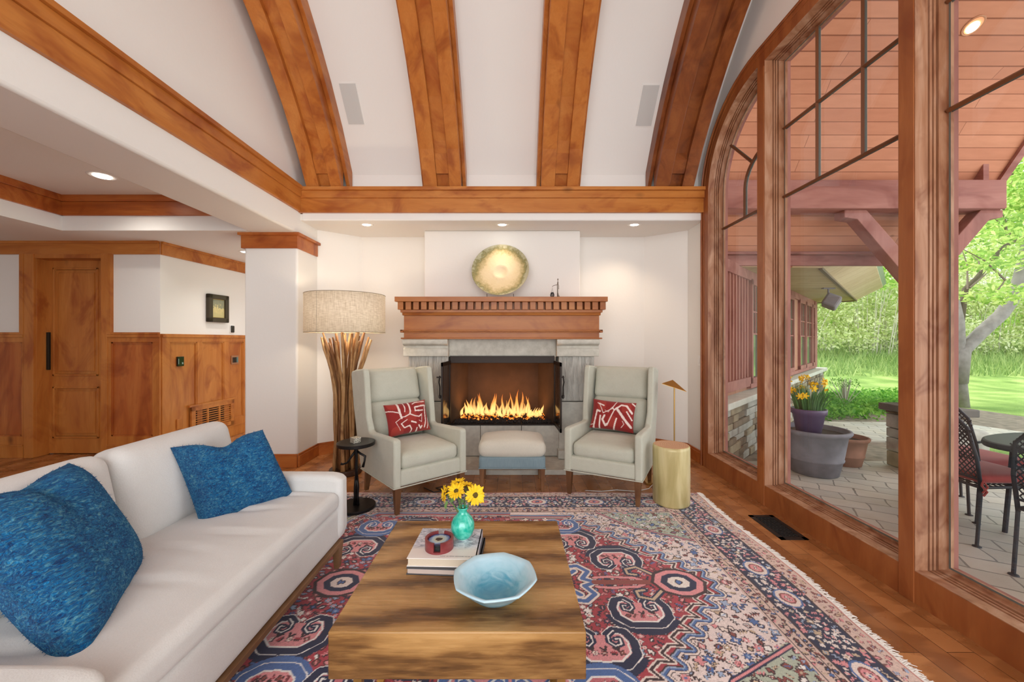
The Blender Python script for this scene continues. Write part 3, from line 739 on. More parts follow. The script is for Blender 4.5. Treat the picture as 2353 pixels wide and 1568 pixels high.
# ---- wing armchair ------------------------------------------------------
def armchair(label, loc, rz):
    A = thing('wing_armchair', label, 'armchair', loc, rz)
    hw = .292
    rail = MB(); rail.soft(-hw+.02, hw-.02, .012, .6, .185, .30, .02); rail.build('seat_rail', CH, A, smooth=True)
    MB().soft(-hw+.058, hw-.058, .022, .52, .292, .405, .04, n=18, bz=.022, by=.01).build('seat_cushion', CH, A, smooth=True)
    prof_ = [(.0, .185), (.0, .50), (.015, .513), (.05, .515), (.44, .490), (.475, .50), (.50, .60), (.545, .90), (.56, .955), (.585, .968), (.72, .955), (.845, .935), (.86, .91), (.80, .65), (.70, .30), (.64, .165)]
    for s in (-1, 1):
        m = MB(); V = []; n = len(prof_)
        for y, z in prof_: V.append((s*(hw+.006*(z > .55)), y, z))
        for y, z in prof_: V.append((s*(hw-.055+.012*(z > .55)), y, z))
        m.add(V, [tuple(range(n)), tuple(range(n, 2*n))[::-1]]+[(i, (i+1) % n, n+(i+1) % n, n+i) for i in range(n)])
        m.build('wing_side', CH, A, bevel=.014, seg=4)
    m = MB(); bkp = [(.56, .25), (.66, .165), (.70, .30), (.80, .65), (.862, .91), (.85, .945), (.80, .95), (.72, .62), (.60, .30)]
    m.prism(bkp, 'x', -hw+.02, hw-.02); m.build('back_panel', CH, A, bevel=.012, seg=3)
    ang = math.radians(-17)
    M1 = Matrix.Translation((0, .60, .385)) @ Matrix.Rotation(ang, 4, 'X')
    MB().soft(-hw+.06, hw-.06, -.055, .055, .0, .31, .04, n=16, by=.03, M=M1).build('lumbar_cushion', CH, A, smooth=True)
    M2 = Matrix.Translation((0, .685, .675)) @ Matrix.Rotation(ang, 4, 'X')
    MB().soft(-hw+.06, hw-.06, -.06, .055, .0, .275, .035, n=16, by=.028, M=M2).build('head_cushion', CH, A, smooth=True)
    MB().tube([(-hw, 0, .187), (hw, 0, .187)], .004, 6).tube([(-hw, 0, .187), (-hw, .64, .17)], .004, 6).tube([(hw, 0, .187), (hw, .64, .17)], .004, 6).build('welt', CH, A)
    for (x, y, tx, ty) in ((-hw+.035, .03, 0, 0), (hw-.035, .03, 0, 0), (-hw+.035, .56, 0, .05), (hw-.035, .56, 0, .05)):
        a, b_ = .024, .014
        V = [(x+sx_*a, y+sy*a, .19) for sx_, sy in ((-1, -1), (1, -1), (1, 1), (-1, 1))]+[(x+tx+sx_*b_, y+ty+sy*b_, 0.0) for sx_, sy in ((-1, -1), (1, -1), (1, 1), (-1, 1))]
        m = MB(); m.add(V, [(0, 1, 2, 3), (4, 5, 6, 7), (0, 1, 5, 4), (1, 2, 6, 5), (2, 3, 7, 6), (3, 0, 4, 7)]); m.build('leg', LEG, A, bevel=.002)
    return A
RZ = .010 # rug height
AC1 = armchair('pale sage wing armchair on the left, beside the black side table', (-.557, 2.82, RZ), math.radians(39.8))
AC2 = armchair('pale sage wing armchair on the right, beside the log stool', (.677, 2.905, RZ), math.radians(-27.5))

# ---- pillows ---------------------------------------------------------------
def seg_dist(U, V, a, b_):
    ax, ay = a; bx_, by_ = b_; dx, dy = bx_-ax, by_-ay; L = dx*dx+dy*dy+1e-12
    t = np.clip(((U-ax)*dx+(V-ay)*dy)/L, 0, 1); return np.hypot(U-ax-t*dx, V-ay-t*dy)
def stroke_mask(U, V, pts, wd):
    d = np.full(U.shape, 9.)
    for a, b_ in zip(pts[:-1], pts[1:]): d = np.minimum(d, seg_dist(U, V, a, b_))
    return d < wd
def vcol_mat(name, rough=.9, bs=200, bstr=.3, sheen=.2, var=.0):
    t = NT(name); a = t.n('ShaderNodeAttribute', attribute_name='pattern')
    c = a.outputs['Color']
    if var:
        c = t.mix(1., c, t.ramp(t.noise(t.coord(), 180, 3), [(.3, (1-var,)*3), (.7, (1, 1, 1))]), 'MULTIPLY')
    t.base(c, rough, 0, .15); t.b.inputs['Sheen Weight'].default_value = sheen
    t.bump(t.noise(t.coord(), bs, 3), bstr, .004); return t.m
def set_cols(o, cols):
    me = o.data; at = me.color_attributes.new('pattern', 'FLOAT_COLOR', 'POINT')
    arr = np.ones((len(me.vertices), 4), dtype=np.float32); arr[:, :3] = cols; at.data.foreach_set('color', arr.ravel())
def pillow(name, label, BL, BR, TR, TL, thick, mat, nu=40, nv=30, pinch=.05, chop=0., paint=None, parent=None, cat='cushion'):
    BL, BR, TR, TL = [Vector(p_) for p_ in (BL, BR, TR, TL)]
    nrm = ((BR-BL).cross(TL-BL)).normalized()
    V = []; F = []; uvs = []
    for side in (1, -1):
        for j in range(nv+1):
            for i in range(nu+1):
                u, v = i/nu, j/nv; a, b_ = 2*u-1, 2*v-1
                uu = .5+.5*a*(1-pinch*(1-b_*b_)*abs(a)); vv = .5+.5*b_*(1-pinch*(1-a*a)*abs(b_))
                if b_ > 0: vv -= chop*math.exp(-(a/.34)**2)*b_**2
                p_ = (BL*(1-uu)+BR*uu)*(1-vv)+(TL*(1-uu)+TR*uu)*vv
                e = max(0, (1-a**4)*(1-b_**4)); q = e**.6
                c_ = 1-(.55*math.exp(-(a/.22)**2)*max(0, b_)**1.2 if chop else 0)
                V.append(p_+nrm*side*thick*.5*q*c_); uvs.append((u, v))
    N = (nu+1)*(nv+1)
    for j in range(nv):
        for i in range(nu):
            a = j*(nu+1)+i; q = (a, a+1, a+nu+2, a+nu+1); F.append(q); F.append(tuple(N+k_ for k_ in q[::-1]))
    # stitch edge
    ring = [i for i in range(nu+1)]+[j*(nu+1)+nu for j in range(1, nv+1)]+[nv*(nu+1)+i for i in range(nu-1, -1, -1)]+[j*(nu+1) for j in range(nv-1, 0, -1)]
    for k_ in range(len(ring)):
        a, b_ = ring[k_], ring[(k_+1) % len(ring)]; F.append((a, N+a, N+b_, b_))
    m = MB(); m.add(V, F); o = m.build(name, mat, parent, smooth=True, recalc=False)
    if paint:
        uv = np.array(uvs); set_cols(o, paint(uv[:, 0], uv[:, 1]))
    if label: tag(o, label, cat)
    return o
RED = np.array(s2l((142, 44, 42))); RED2 = np.array(s2l((158, 58, 50))); CRM = np.array(s2l((232, 214, 206)))
def paint1(U, V):
    c = np.tile(RED, (len(U), 1)); k = (np.sin(U*9)*np.sin(V*7+1) > .3); c[k] = RED2
    S_ = [[(.0, .78), (.12, .74), (.27, .66)], [(.27, 1.), (.28, .66), (.30, .50)], [(.41, 1.), (.42, .80), (.40, .68)], [(.53, 1.), (.53, .66), (.51, .58)], [(.30, .52), (.38, .52), (.51, .58), (.62, .50), (.72, .46), (.80, .52)],
          [(.15, .40), (.32, .52)], [(.15, .40), (.24, .12)], [(.27, .32), (.42, .42)], [(.27, .32), (.33, .18), (.46, .22), (.50, .1), (.48, 0)], [(.62, .9), (.7, .95), (.95, .93)], [(.66, .78), (.9, .80), (.95, .78)],
          [(.66, .78), (.65, .66), (.85, .64)], [(.93, .8), (.91, .6), (.88, .3), (.82, .1)], [(.72, .46), (.80, .48), (.76, .28), (.70, .34)], [(.52, .34), (.62, .28)], [(.68, .18), (.72, .08), (.75, .14)], [(.98, .4), (.94, .2), (.9, .06)], [(.62, 0.), (.63, .10)]]
    W_ = [.012, .030, .014, .022, .014, .008, .006, .010, .016, .014, .02, .018, .018, .007, .02, .02, .014, .02]
    for s_, w_ in zip(S_, W_): c[stroke_mask(U*1.5, V, [(a*1.5, b_) for a, b_ in s_], w_*1.2)] = CRM
    return c
def paint2(U, V):
    c = np.tile(RED, (len(U), 1)); k = (np.sin(U*11+2)*np.sin(V*6) > .4); c[k] = RED2
    S_ = [[(.14, .86), (.20, .80), (.30, .52)], [(.18, .84), (.30, .78)], [(.10, 0.), (.12, .35), (.14, .60), (.22, .56)], [(.24, .0), (.24, .42)], [(.30, .52), (.40, .60), (.50, .70), (.58, .96)], [(.34, .44), (.30, .30), (.38, .1), (.42, .16)],
          [(.42, .12), (.5, .46), (.55, .66), (.5, .74)], [(.57, .02), (.62, .38)], [(.55, .66), (.70, .86), (.82, .84)], [(.60, .72), (.78, .42), (.95, .16)], [(.82, .84), (.96, .62)], [(.84, .64), (.97, .4)], [(.74, .10), (.80, .22), (.76, .32)], [(.34, .62), (.42, .56), (.48, .72)], [(.92, .96), (1., .88)], [(.02, .1), (.12, .12)]]
    W_ = [.010, .02, .026, .02, .012, .028, .016, .022, .024, .034, .026, .018, .008, .006, .016, .01]
    for s_, w_ in zip(S_, W_): c[stroke_mask(U*1.5, V, [(a*1.5, b_) for a, b_ in s_], w_*1.2)] = CRM
    return c
PMAT = vcol_mat('printed_linen')
def chair_pillow(A, name, label, x0, x1, z0, z1, y0, y1, roll, paint, dx=0):
    M = Matrix.Translation(A.location) @ Matrix.Rotation(A.rotation_euler.z, 4, 'Z')
    cx, cz = (x0+x1)/2, (z0+z1)/2
    def c_(x, z, y):
        ca, sa = math.cos(roll), math.sin(roll); dx_, dz_ = x-cx, z-cz
        return M @ Vector((cx+dx_*ca-dz_*sa, y, cz+dx_*sa+dz_*ca))
    return pillow(name, label, c_(x0, z0, y0), c_(x1, z0, y0), c_(x1, z1, y1), c_(x0, z1, y1), .10, PMAT, 110, 76, .06, 0, paint)
chair_pillow(AC1, 'lumbar_pillow', 'red and cream patterned pillow on the left armchair', -.165, .195, .445, .685, .40, .49, math.radians(2), paint1)
chair_pillow(AC2, 'lumbar_pillow', 'rust and cream patterned pillow on the right armchair', -.20, .165, .44, .675, .40, .49, math.radians(-2), paint2)

# ---- sofa ---------------------------------------------------------------------
SF = thing('sofa', 'long ivory linen sofa with two back cushions on the left', 'sofa', (-1.3, 1.45, RZ))
def so(m, *a, **k):
    m.v = [(p_[0]+1.3, p_[1]-1.45, p_[2]) for p_ in m.v]; return m.build(*a, SF, **k)
def wr(q, ux, uy, uz):
    if uz > .3:
        for yc, x0_ in ((1.02, -.2), (1.22, .1), (1.42, -.1), (1.60, .25), (1.80, 0.), (1.95, .2)):
            yy_ = yc+.035*math.sin((ux+1)*2.2+yc*9)
            q.z -= .013*math.exp(-((q.y-yy_)/.016)**2)*math.exp(-((ux-x0_)/.45)**2)
            q.z += .006*math.exp(-((q.y-yy_-.03)/.03)**2)*math.exp(-((ux-x0_)/.5)**2)
    return q
so(MB().soft(-1.52, -.885, .86, 2.045, .33-.02, .405, .035, n=76, bz=.02, fn=wr), 'seat_cushion', SOF, smooth=True)
so(MB().soft(-1.70, -.895, .80, 2.11, .135, .318, .03, n=16), 'base_upholstery', SOF, smooth=True)
armp = lambda: [(-1.62, .14), (-.895, .14), (-.875, .20), (-.878, .455), (-.895, .478), (-.95, .487), (-1.5, .490), (-1.62, .49)]
m = MB(); m.prism(armp(), 'y', 2.035, 2.125); so(m, 'arm', SOF, bevel=.028, seg=5)
m = MB(); m.prism(armp(), 'y', .775, .865); so(m, 'arm', SOF, bevel=.028, seg=5)
m = MB(); m.prism([(-1.60, .14), (-1.66, .60), (-1.68, .66), (-1.76, .66), (-1.74, .14)], 'y', .80, 2.12); so(m, 'back_frame', SOF, bevel=.02, seg=4)
Mb = lambda y0: Matrix.Translation((-1.50, y0, .40)) @ Matrix.Rotation(math.radians(-12), 4, 'Y')
for y0, y1 in ((.87, 1.485), (1.495, 2.11)):
    so(MB().soft(-.085, .075, 0, y1-y0, -.03, .37, .06, n=22, bx=.035, M=Mb(y0)), 'back_cushion', SOF, smooth=True)
so(MB().box(-.925, -.885, .80, 2.08, .115, .138), 'front_rail', SOFAW, bevel=.003)
for x, y in ((-.905, 2.055), (-.905, .84), (-1.68, 2.055), (-1.68, .84)):
    V = [(x+a*.02, y+b_*.028, .13) for a, b_ in ((-1, -1), (1, -1), (1, 1), (-1, 1))]+[(x+a*.012, y+b_*.016, 0) for a, b_ in ((-1, -1), (1, -1), (1, 1), (-1, 1))]
    m = MB(); m.add(V, [(0, 1, 2, 3), (4, 5, 6, 7), (0, 1, 5, 4), (1, 2, 6, 5), (2, 3, 7, 6), (3, 0, 4, 7)]); so(m, 'leg', SOFAW, bevel=.002)
# knitted pillows
t = NT('blue_boucle'); v = t.coord((1, .28, 1), (0, 0, .3)); f = t.noise(v, 130, 4, 1.2, .7); g_ = t.noise(t.coord(), 20, 3)
c = t.ramp(t.math('ADD', t.math('MULTIPLY', f, .8), t.math('MULTIPLY', g_, .2)), [(.34, s2l((0, 52, 108))), (.45, s2l((4, 96, 160))), (.54, s2l((30, 132, 190))), (.64, s2l((110, 176, 200)))])
t.base(c, .95, 0, .1); t.b.inputs['Sheen Weight'].default_value = .1; t.bump(f, 1., .02); BOU = t.m
def fuzz(o, n, ln=.010):
    me = o.data; m = MB(); R = random.Random(5); P = me.polygons; np_ = len(P)
    for i in range(n):
        p_ = P[R.randrange(np_)]; vs = [me.vertices[k].co for k in p_.vertices]; a, b_ = R.random(), R.random()
        q = vs[0].lerp(vs[1], a).lerp(vs[3].lerp(vs[2], a), b_); nrm = p_.normal
        d_ = Vector((R.gauss(0, 1), R.gauss(0, 1), R.gauss(0, 1))).normalized()*.8+nrm*.5; s_ = d_.cross(nrm)
        if s_.length < 1e-3: continue
        s_ = s_.normalized()*.0009; e = q+d_*ln*R.uniform(.5, 1.2)
        m.add([q-s_, q+s_, e], [(0, 1, 2)])
    f_ = m.build('wool_fuzz', BOU, o, recalc=False); f_['kind'] = 'stuff'
o = pillow('boucle_pillow', 'blue boucle pillow against the far arm of the sofa', (-1.33, 1.69, .375), (-1.12, 2.03, .40), (-1.235, 1.955, .755), (-1.475, 1.70, .735), .15, BOU, 50, 44, .04, .10)
fuzz(o, 6000, .007)
o = pillow('boucle_pillow', 'blue boucle pillow nearest the camera on the sofa', (-1.06, .965, .385), (-1.32, 1.40, .395), (-1.53, 1.36, .775), (-1.37, .93, .79), .17, BOU, 50, 44, .04, .035)
fuzz(o, 6000, .006)
# ---- ottoman ----------------------------------------------------------------------
OT = thing('ottoman', 'small ottoman with beige cushion and blue grey band before the fireplace', 'ottoman', (.017, 3.25, 0))
MB().soft(-.262, .262, -.18, .18, .195, .285, .012, n=8).build('apron', DEN, OT, smooth=True)
MB().soft(-.268, .268, -.188, .188, .282, .40, .05, n=18, bz=.045).build('cushion', OTT, OT, smooth=True)
MB().box(-.265, .265, -.183, .183, .193, .20).build('welt', DEN, OT, bevel=.002)
for x in (-.24, .24):
    for y in (-.16, .16):
        V = [(x+a*.019, y+b_*.019, .2) for a, b_ in ((-1, -1), (1, -1), (1, 1), (-1, 1))]+[(x+a*.011, y+b_*.011, 0) for a, b_ in ((-1, -1), (1, -1), (1, 1), (-1, 1))]
        m = MB(); m.add(V, [(0, 1, 2, 3), (4, 5, 6, 7), (0, 1, 5, 4), (1, 2, 6, 5), (2, 3, 7, 6), (3, 0, 4, 7)]); m.build('leg', LEG, OT, bevel=.002)
# ---- branch lamp -------------------------------------------------------------------
LP = thing('floor_lamp', 'tall floor lamp with a bundled branch base and linen drum shade', 'floor lamp', (-1.489, 3.55, 0))
t = NT('linen_shade'); f1 = t.noise(t.coord((1, 1, .05)), 260, 2); f2 = t.noise(t.coord((.1, .1, 1)), 260, 2)
f = t.math('ADD', t.math('MULTIPLY', f1, .5), t.math('MULTIPLY', f2, .5))
c = t.ramp(f, [(.35, s2l((176, 160, 138))), (.6, s2l((226, 216, 200)))]); t.base(c, .9, 0, .1)
tl = t.n('ShaderNodeBsdfTranslucent'); tl.inputs[0].default_value = (*s2l((226, 214, 192)), 1); mx = t.n('ShaderNodeMixShader'); mx.inputs[0].default_value = .16
t.l(t.b.outputs[0], mx.inputs[1]); t.l(tl.outputs[0], mx.inputs[2]); t.l(mx.outputs[0], t.out.inputs[0]); SHD = t.m
sr = .342
MB().lathe([(sr-.002, 1.272), (sr, 1.272), (sr, 1.612), (sr-.002, 1.612)], 72).build('shade', SHD, LP, smooth=False)
sh = [x for x in COL.objects if x.parent == LP and x.name.startswith('shade')][0]
# open the shade: remove the two cap faces, smooth the sides
bm = bmesh.new(); bm.from_mesh(sh.data); bmesh.ops.delete(bm, geom=[f_ for f_ in bm.faces if len(f_.verts) > 4], context='FACES')
for f_ in bm.faces: f_.smooth = True
bm.to_mesh(sh.data); bm.free()
m = MB()
for z in (1.272, 1.612): m.tube([(sr*math.cos(a), sr*math.sin(a), z) for a in [2*PI*i/48 for i in range(49)]], .0025, 5)
m.tube([(sr*math.cos(4.4), sr*math.sin(4.4), 1.272), (sr*math.cos(4.4), sr*math.sin(4.4), 1.612)], .0015, 4)
m.build('shade_edge', plain('shade_trim', (150, 138, 118), .8), LP)
m = MB(); m.tube([(0, 0, 1.28), (0, 0, 1.45)], .008, 8)
for k in range(3): m.tube([(0, 0, 1.60), (sr*math.cos(k*2.1), sr*math.sin(k*2.1), 1.61)], .002, 5)
m.build('shade_fitting', BLK, LP)
MB().lathe([(.001, -.05), (.028, -.03), (.034, 0), (.02, .04), (.012, .06), (.001, .062)], 16, (0, 0, 1.46)).build('bulb', emis('warm_bulb', (1, .75, .45), 9), LP, smooth=True)
lamp('POINT', 'lamp_bulb', (-1.489, 3.55, 1.45), 15, (1, .82, .6), shadow_soft_size=.05)
BR = [wood('driftwood_%d' % i, 'Z', c_, .6, 2.5, False) for i, c_ in enumerate((((96, 58, 28), (150, 104, 60), (190, 146, 96)), ((80, 46, 22), (128, 84, 46), (168, 124, 76)), ((120, 80, 44), (176, 132, 84), (208, 172, 124))))]
R = random.Random(11)
for i in range(44):
    ring = i % 3; a = i*2.399; rb = (.035, .070, .098)[ring]*R.uniform(.85, 1.08); tw = R.uniform(-.22, .22)*(3 if i % 5 == 0 else 1)
    topz = R.uniform(1.16, 1.29); pts = []; rad = []; r0 = R.uniform(.010, .0165); ph = R.random()*6
    for k in range(13):
        u = k/12.; z = .02+(topz-.02)*u
        rr_ = rb*(1-.12*math.exp(-((u-.6)/.2)**2))+(max(0, u-.58)**1.4)*R.uniform(.36, .42)*(rb/.098)**.6
        an = a+tw*u; jx = .006*math.sin(ph+u*9); jy = .006*math.cos(ph*2+u*8)
        pts.append((rr_*math.cos(an)+jx, rr_*math.sin(an)+jy, z)); rad.append(r0*(1.05-.35*u)*(1+.12*math.sin(u*23+ph)))
    MB().tube(pts, rad, 7).build('branch', BR[i % 3], LP, smooth=True)
MB().lathe([(.001, 0), (.135, 0), (.14, .01), (.14, .04), (.135, .05), (.001, .05)], 28).build('base', plain('lamp_base_wood', (70, 44, 28), .5), LP, bevel=.003)
# ---- black side table -----------------------------------------------------------------
ST = thing('side_table', 'small round black metal side table with a stick figure post', 'side table', (-1.097, 2.79, RZ))
DKM = plain('blackened_steel', (44, 42, 42), .38, .75, (18, .2))
MB().lathe([(.001, .445), (.126, .445), (.130, .449), (.130, .466), (.127, .470), (.001, .470)], 48).build('table_top', DKM, ST, bevel=.001)
MB().lathe([(.001, 0), (.132, 0), (.134, .004), (.134, .017), (.130, .021), (.001, .021)], 48).build('base', DKM, ST, bevel=.001)
m = MB(); m.tube([(.0, 0, .445), (0, 0, .41), (.003, 0, .36), (.0, 0, .28), (.004, 0, .20)], [.012, .013, .010, .011, .013], 10)
m.tube([(.002, 0, .22), (-.006, 0, .14), (-.008, 0, .08), (-.008, -.005, .02)], [.012, .011, .009, .011], 9); m.tube([(.004, 0, .22), (.012, 0, .14), (.010, .0, .08), (.014, -.005, .015)], [.012, .011, .009, .012], 9)
m.build('figure_body', DKM, ST, smooth=True)
MB().tube([(-.004, 0, .405), (-.03, -.01, .365), (-.055, -.015, .325), (-.085, -.02, .315), (-.098, -.02, .318)], [.008, .008, .007, .007, .010], 8).build('figure_arm', DKM, ST, smooth=True)
MB().tube([(.004, 0, .405), (.035, -.005, .385), (.068, -.01, .37), (.066, -.015, .335), (.056, -.02, .295)], [.008, .008, .009, .007, .010], 8).build('figure_arm', DKM, ST, smooth=True)
BX = thing('trinket_box', 'tiny silver patterned box on the black side table', 'box', (-1.092, 2.765, RZ+.470), math.radians(-38))
t = NT('embossed_silver'); vv = t.n('ShaderNodeTexVoronoi'); vv.inputs['Scale'].default_value = 130; t.l(t.coord(), vv.inputs['Vector'])
t.base(t.ramp(vv.outputs['Distance'], [(.2, s2l((50, 46, 40))), (.5, s2l((206, 200, 184)))]), .4, .5); BXM = t.m
MB().box(-.026, .026, -.026, .026, 0, .030).build('body', BXM, BX, bevel=.002); MB().box(-.028, .028, -.028, .028, .030, .038).build('lid', BXM, BX, bevel=.002)
# ---- log stool ---------------------------------------------------------------------------
LG = thing('log_stool', 'pale yellow log stool beside the right armchair', 'stool', (1.187, 2.885, RZ))
t = NT('gilded_bark'); f = t.noise(t.coord((1, 1, .15)), 14, 5, .5)
t.base(t.ramp(f, [(.3, s2l((176, 160, 104))), (.55, s2l((212, 198, 146))), (.75, s2l((226, 214, 172)))]), .35, .1); t.bump(f, .3, .006); BKM = t.m
t = NT('end_grain'); tc = t.coord((1, 1, 1)); wv = t.n('ShaderNodeTexWave', wave_type='RINGS', rings_direction='Z'); wv.inputs['Scale'].default_value = 26; wv.inputs['Distortion'].default_value = 3.5; wv.inputs['Detail Scale'].default_value = 2.
t.l(tc, wv.inputs['Vector']); t.base(t.ramp(wv.outputs['Fac'], [(.2, s2l((196, 142, 104))), (.8, s2l((222, 178, 138)))]), .5); EGM = t.m
wob = lambda t_, r, z: 1+.010*math.sin(3*t_+1)+.006*math.sin(7*t_)+.01*math.sin(z*9+t_)
MB().lathe([(.125, 0), (.1285, .01), (.1285, .2), (.129, .40), (.127, .42), (.122, .424)], 56, fn=wob).build('trunk', BKM, LG, smooth=True)
MB().lathe([(.001, .424), (.119, .424), (.119, .4255), (.001, .4256)], 56, fn=wob).build('cut_face', EGM, LG)
# ---- brass floor lamp ---------------------------------------------------------------------
BL_ = thing('brass_floor_lamp', 'slender brass floor lamp with a folded triangular shade behind the log stool', 'floor lamp', (1.405, 3.35, 0))
BRS = plain('brushed_brass', (190, 150, 84), .35, .85)
MB().box(-.27, .06, -.10, .10, 0, .016).build('base', BRS, BL_, bevel=.002)
MB().tube([(0, 0, .016), (0, 0, .83)], .0055, 10).build('pole', BRS, BL_)
m = MB(); V = [(-.115, -.02, .835), (.065, -.09, .775), (-.005, .02, .862), (.075, .07, .80), (-.06, .09, .83)]
V2 = [(x, y, z-.003) for x, y, z in V]; F = [(0, 1, 2), (1, 3, 2), (3, 4, 2), (4, 0, 2)]
m.add(V+V2, F+[tuple(5+i for i in f_[::-1]) for f_ in F]+[(0, 1, 6, 5), (1, 3, 8, 6), (3, 4, 9, 8), (4, 0, 5, 9)]); m.build('shade', BRS, BL_)
# ---- coffee table -----------------------------------------------------------------------------
TZ = .38
CT = thing('coffee_table', 'thick rectangular slab coffee table of swirling brown wood', 'coffee table', (-.149, 1.442, RZ))
t = NT('suar_slab'); v = t.coord((1, .9, 1.8), (0, 0, -.25)); n1 = t.noise(v, 1.7, 2, .6, .45)
wv = t.n('ShaderNodeTexWave', wave_type='BANDS', bands_direction='Y'); wv.inputs['Scale'].default_value = 2.2; wv.inputs['Distortion'].default_value = 7; wv.inputs['Detail'].default_value = 4; wv.inputs['Detail Scale'].default_value = 1.1; wv.inputs['Detail Roughness'].default_value = .6
t.l(t.coord((.5, 1, 1.6), (.25, 0, -.12)), wv.inputs['Vector'])
fine = t.noise(t.coord((.12, 1.4, 1.4), (0, 0, -.1)), 60, 4, .5)
st = t.noise(t.coord((1.1, 7, 7), (0, 0, -.14)), 2.6, 6, 1.4, .62)
k = t.math('ADD', t.math('MULTIPLY', wv.outputs['Fac'], .30), t.math('MULTIPLY', n1, .30)); k = t.math('ADD', k, t.math('MULTIPLY', st, .40)); k = t.math('ADD', k, t.math('MULTIPLY', t.math('SUBTRACT', fine, .5), .35))
c = t.ramp(k, [(.24, s2l((78, 52, 28))), (.36, s2l((120, 84, 46))), (.47, s2l((154, 114, 66))), (.62, s2l((180, 138, 84))), (.80, s2l((200, 160, 106)))])
t.base(c, .28, 0, .45); t.l(t.math('ADD', t.math('MULTIPLY', fine, .25), .14), t.b.inputs['Roughness']); SUAR = t.m
MB().box(-.3635, .3635, -.341, .341, .235, .370).build('slab', SUAR, CT, bevel=.004, seg=3)
for x in (-.30, .30):
    m = MB(); m.box(x-.012, x+.012, -.29, -.27, 0, .235); m.box(x-.012, x+.012, .27, .29, 0, .235); m.box(x-.012, x+.012, -.29, .29, 0, .012); m.build('leg_frame', BRS, CT)
# ---- books ------------------------------------------------------------------------------------------
PAGE = plain('book_pages', (214, 198, 176), .9, 0, (300, .3)); PAGE2 = plain('book_pages_grey', (196, 178, 168), .9)
t = NT('mountain_cover'); f = t.noise(t.coord((1, 1.6, 1)), 24, 8, 1.5, .7); sp = t.n('ShaderNodeSeparateXYZ'); tc = t.n('ShaderNodeTexCoord'); t.l(tc.outputs['Object'], sp.inputs[0])
top = t.ramp(t.math('ADD', t.math('MULTIPLY', sp.outputs[1], 5.), .62), [(.36, (0, 0, 0)), (.5, (1, 1, 1))])
rk = t.ramp(f, [(.38, s2l((128, 128, 142))), (.5, s2l((190, 194, 206))), (.6, s2l((232, 232, 240)))])
t.base(t.mix(top, s2l((234, 228, 222)), rk), .35, 0, .4); COV = t.m
def book(name, label, cx, cy, z, wx, wy, h_, rz, cov, page):
    B = thing(name, label, 'book', (cx, cy, z), rz); c_ = .0028
    MB().box(-wx/2+.004, wx/2-.008, -wy/2+.004, wy/2-.004, c_, h_-c_).build('page_block', page, B)
    m = MB(); m.box(-wx/2, wx/2, -wy/2, wy/2, 0, c_); m.box(-wx/2, wx/2, -wy/2, wy/2, h_-c_, h_); m.box(wx/2-.006, wx/2, -wy/2, wy/2, 0, h_); m.build('cover', cov, B, bevel=.001)
    return B
book('book', 'dark grey hardback lying under the white mountain book', -.232, 1.478, TZ, .252, .228, .023, math.radians(-3.2), plain('charcoal_cover', (62, 64, 70), .5), PAGE2)
B1 = book('book', 'white hardback with a grey mountain drawing, top of the pair', -.238, 1.487, TZ+.023, .246, .222, .030, math.radians(-2.), COV, PAGE)
fc = bpy.data.curves.new('cover_title', 'FONT'); fc.body = 'THE IRON BRIDGES AND W ANTI'; fc.size = .0082; fc.align_x = 'CENTER'; fc.align_y = 'CENTER'
to = bpy.data.objects.new('cover_title', fc); COL.objects.link(to); bpy.context.view_layer.update()
me = bpy.data.meshes.new_from_object(to.evaluated_get(bpy.context.evaluated_depsgraph_get())); bpy.data.objects.remove(to)
to = bpy.data.objects.new('cover_title', me); COL.objects.link(to); me.materials.clear(); me.materials.append(plain('title_ink', (70, 70, 84), .6))
to.parent = B1; to.location = (.055, -.094, .0303); to.rotation_euler = (0, 0, PI)
BZ = TZ+.053
# coaster caddy
CD = thing('coaster_holder', 'round red wooden coaster holder with notches on the book', 'coaster holder', (-.262, 1.452, BZ))
MAH = wood('mahogany', 'X', ((112, 44, 48), (140, 62, 64), (160, 84, 84)), .25, 2., False)
m = MB(); ro, ri, hh = .0525, .0435, .038
def ringseg(m, a0, a1, z0, z1, n=20):
    V = []
    for i in range(n+1):
        a = a0+(a1-a0)*i/n
        for r_ in (ri, ro):
            for z in (z0, z1): V.append((r_*math.cos(a), r_*math.sin(a), z))
    F = []
    for i in range(n):
        a = i*4; b_ = a+4; F += [(a, a+1, b_+1, b_), (a+2, b_+2, b_+3, a+3), (a+1, a+3, b_+3, b_+1), (a, b_, b_+2, a+2)]
    F += [(0, 2, 3, 1), (n*4, n*4+1, n*4+3, n*4+2)]; m.add(V, F)
g0 = .24
ringseg(m, -PI/2+g0, PI/2-g0, 0, hh); ringseg(m, PI/2+g0, 3*PI/2-g0, 0, hh); ringseg(m, -PI/2-g0, -PI/2+g0, 0, .007, 6); ringseg(m, PI/2-g0, PI/2+g0, 0, .007, 6)
m.lathe([(.001, 0), (ri+.001, 0), (ri+.001, .004), (.001, .004)], 30)
m.build('cup', MAH, CD)
t = NT('iris_print'); tc = t.n('ShaderNodeTexCoord'); sp = t.n('ShaderNodeSeparateXYZ'); t.l(tc.outputs['Object'], sp.inputs[0])
rr = t.math('SQRT', t.math('ADD', t.math('POWER', t.math('ABSOLUTE', sp.outputs[0]), 2.), t.math('POWER', t.math('ABSOLUTE', sp.outputs[1]), 2.)))
nz = t.noise(t.coord(), 90, 4); k = t.math('ADD', t.math('MULTIPLY', rr, 23.), t.math('MULTIPLY', t.math('SUBTRACT', nz, .5), .35))
t.base(t.ramp(k, [(.0, s2l((26, 14, 12))), (.27, s2l((26, 14, 12))), (.3, s2l((190, 186, 160))), (.6, s2l((168, 194, 206))), (.85, s2l((66, 86, 150))), (.97, s2l((30, 34, 50)))]), .15, 0, .6); IRIS = t.m
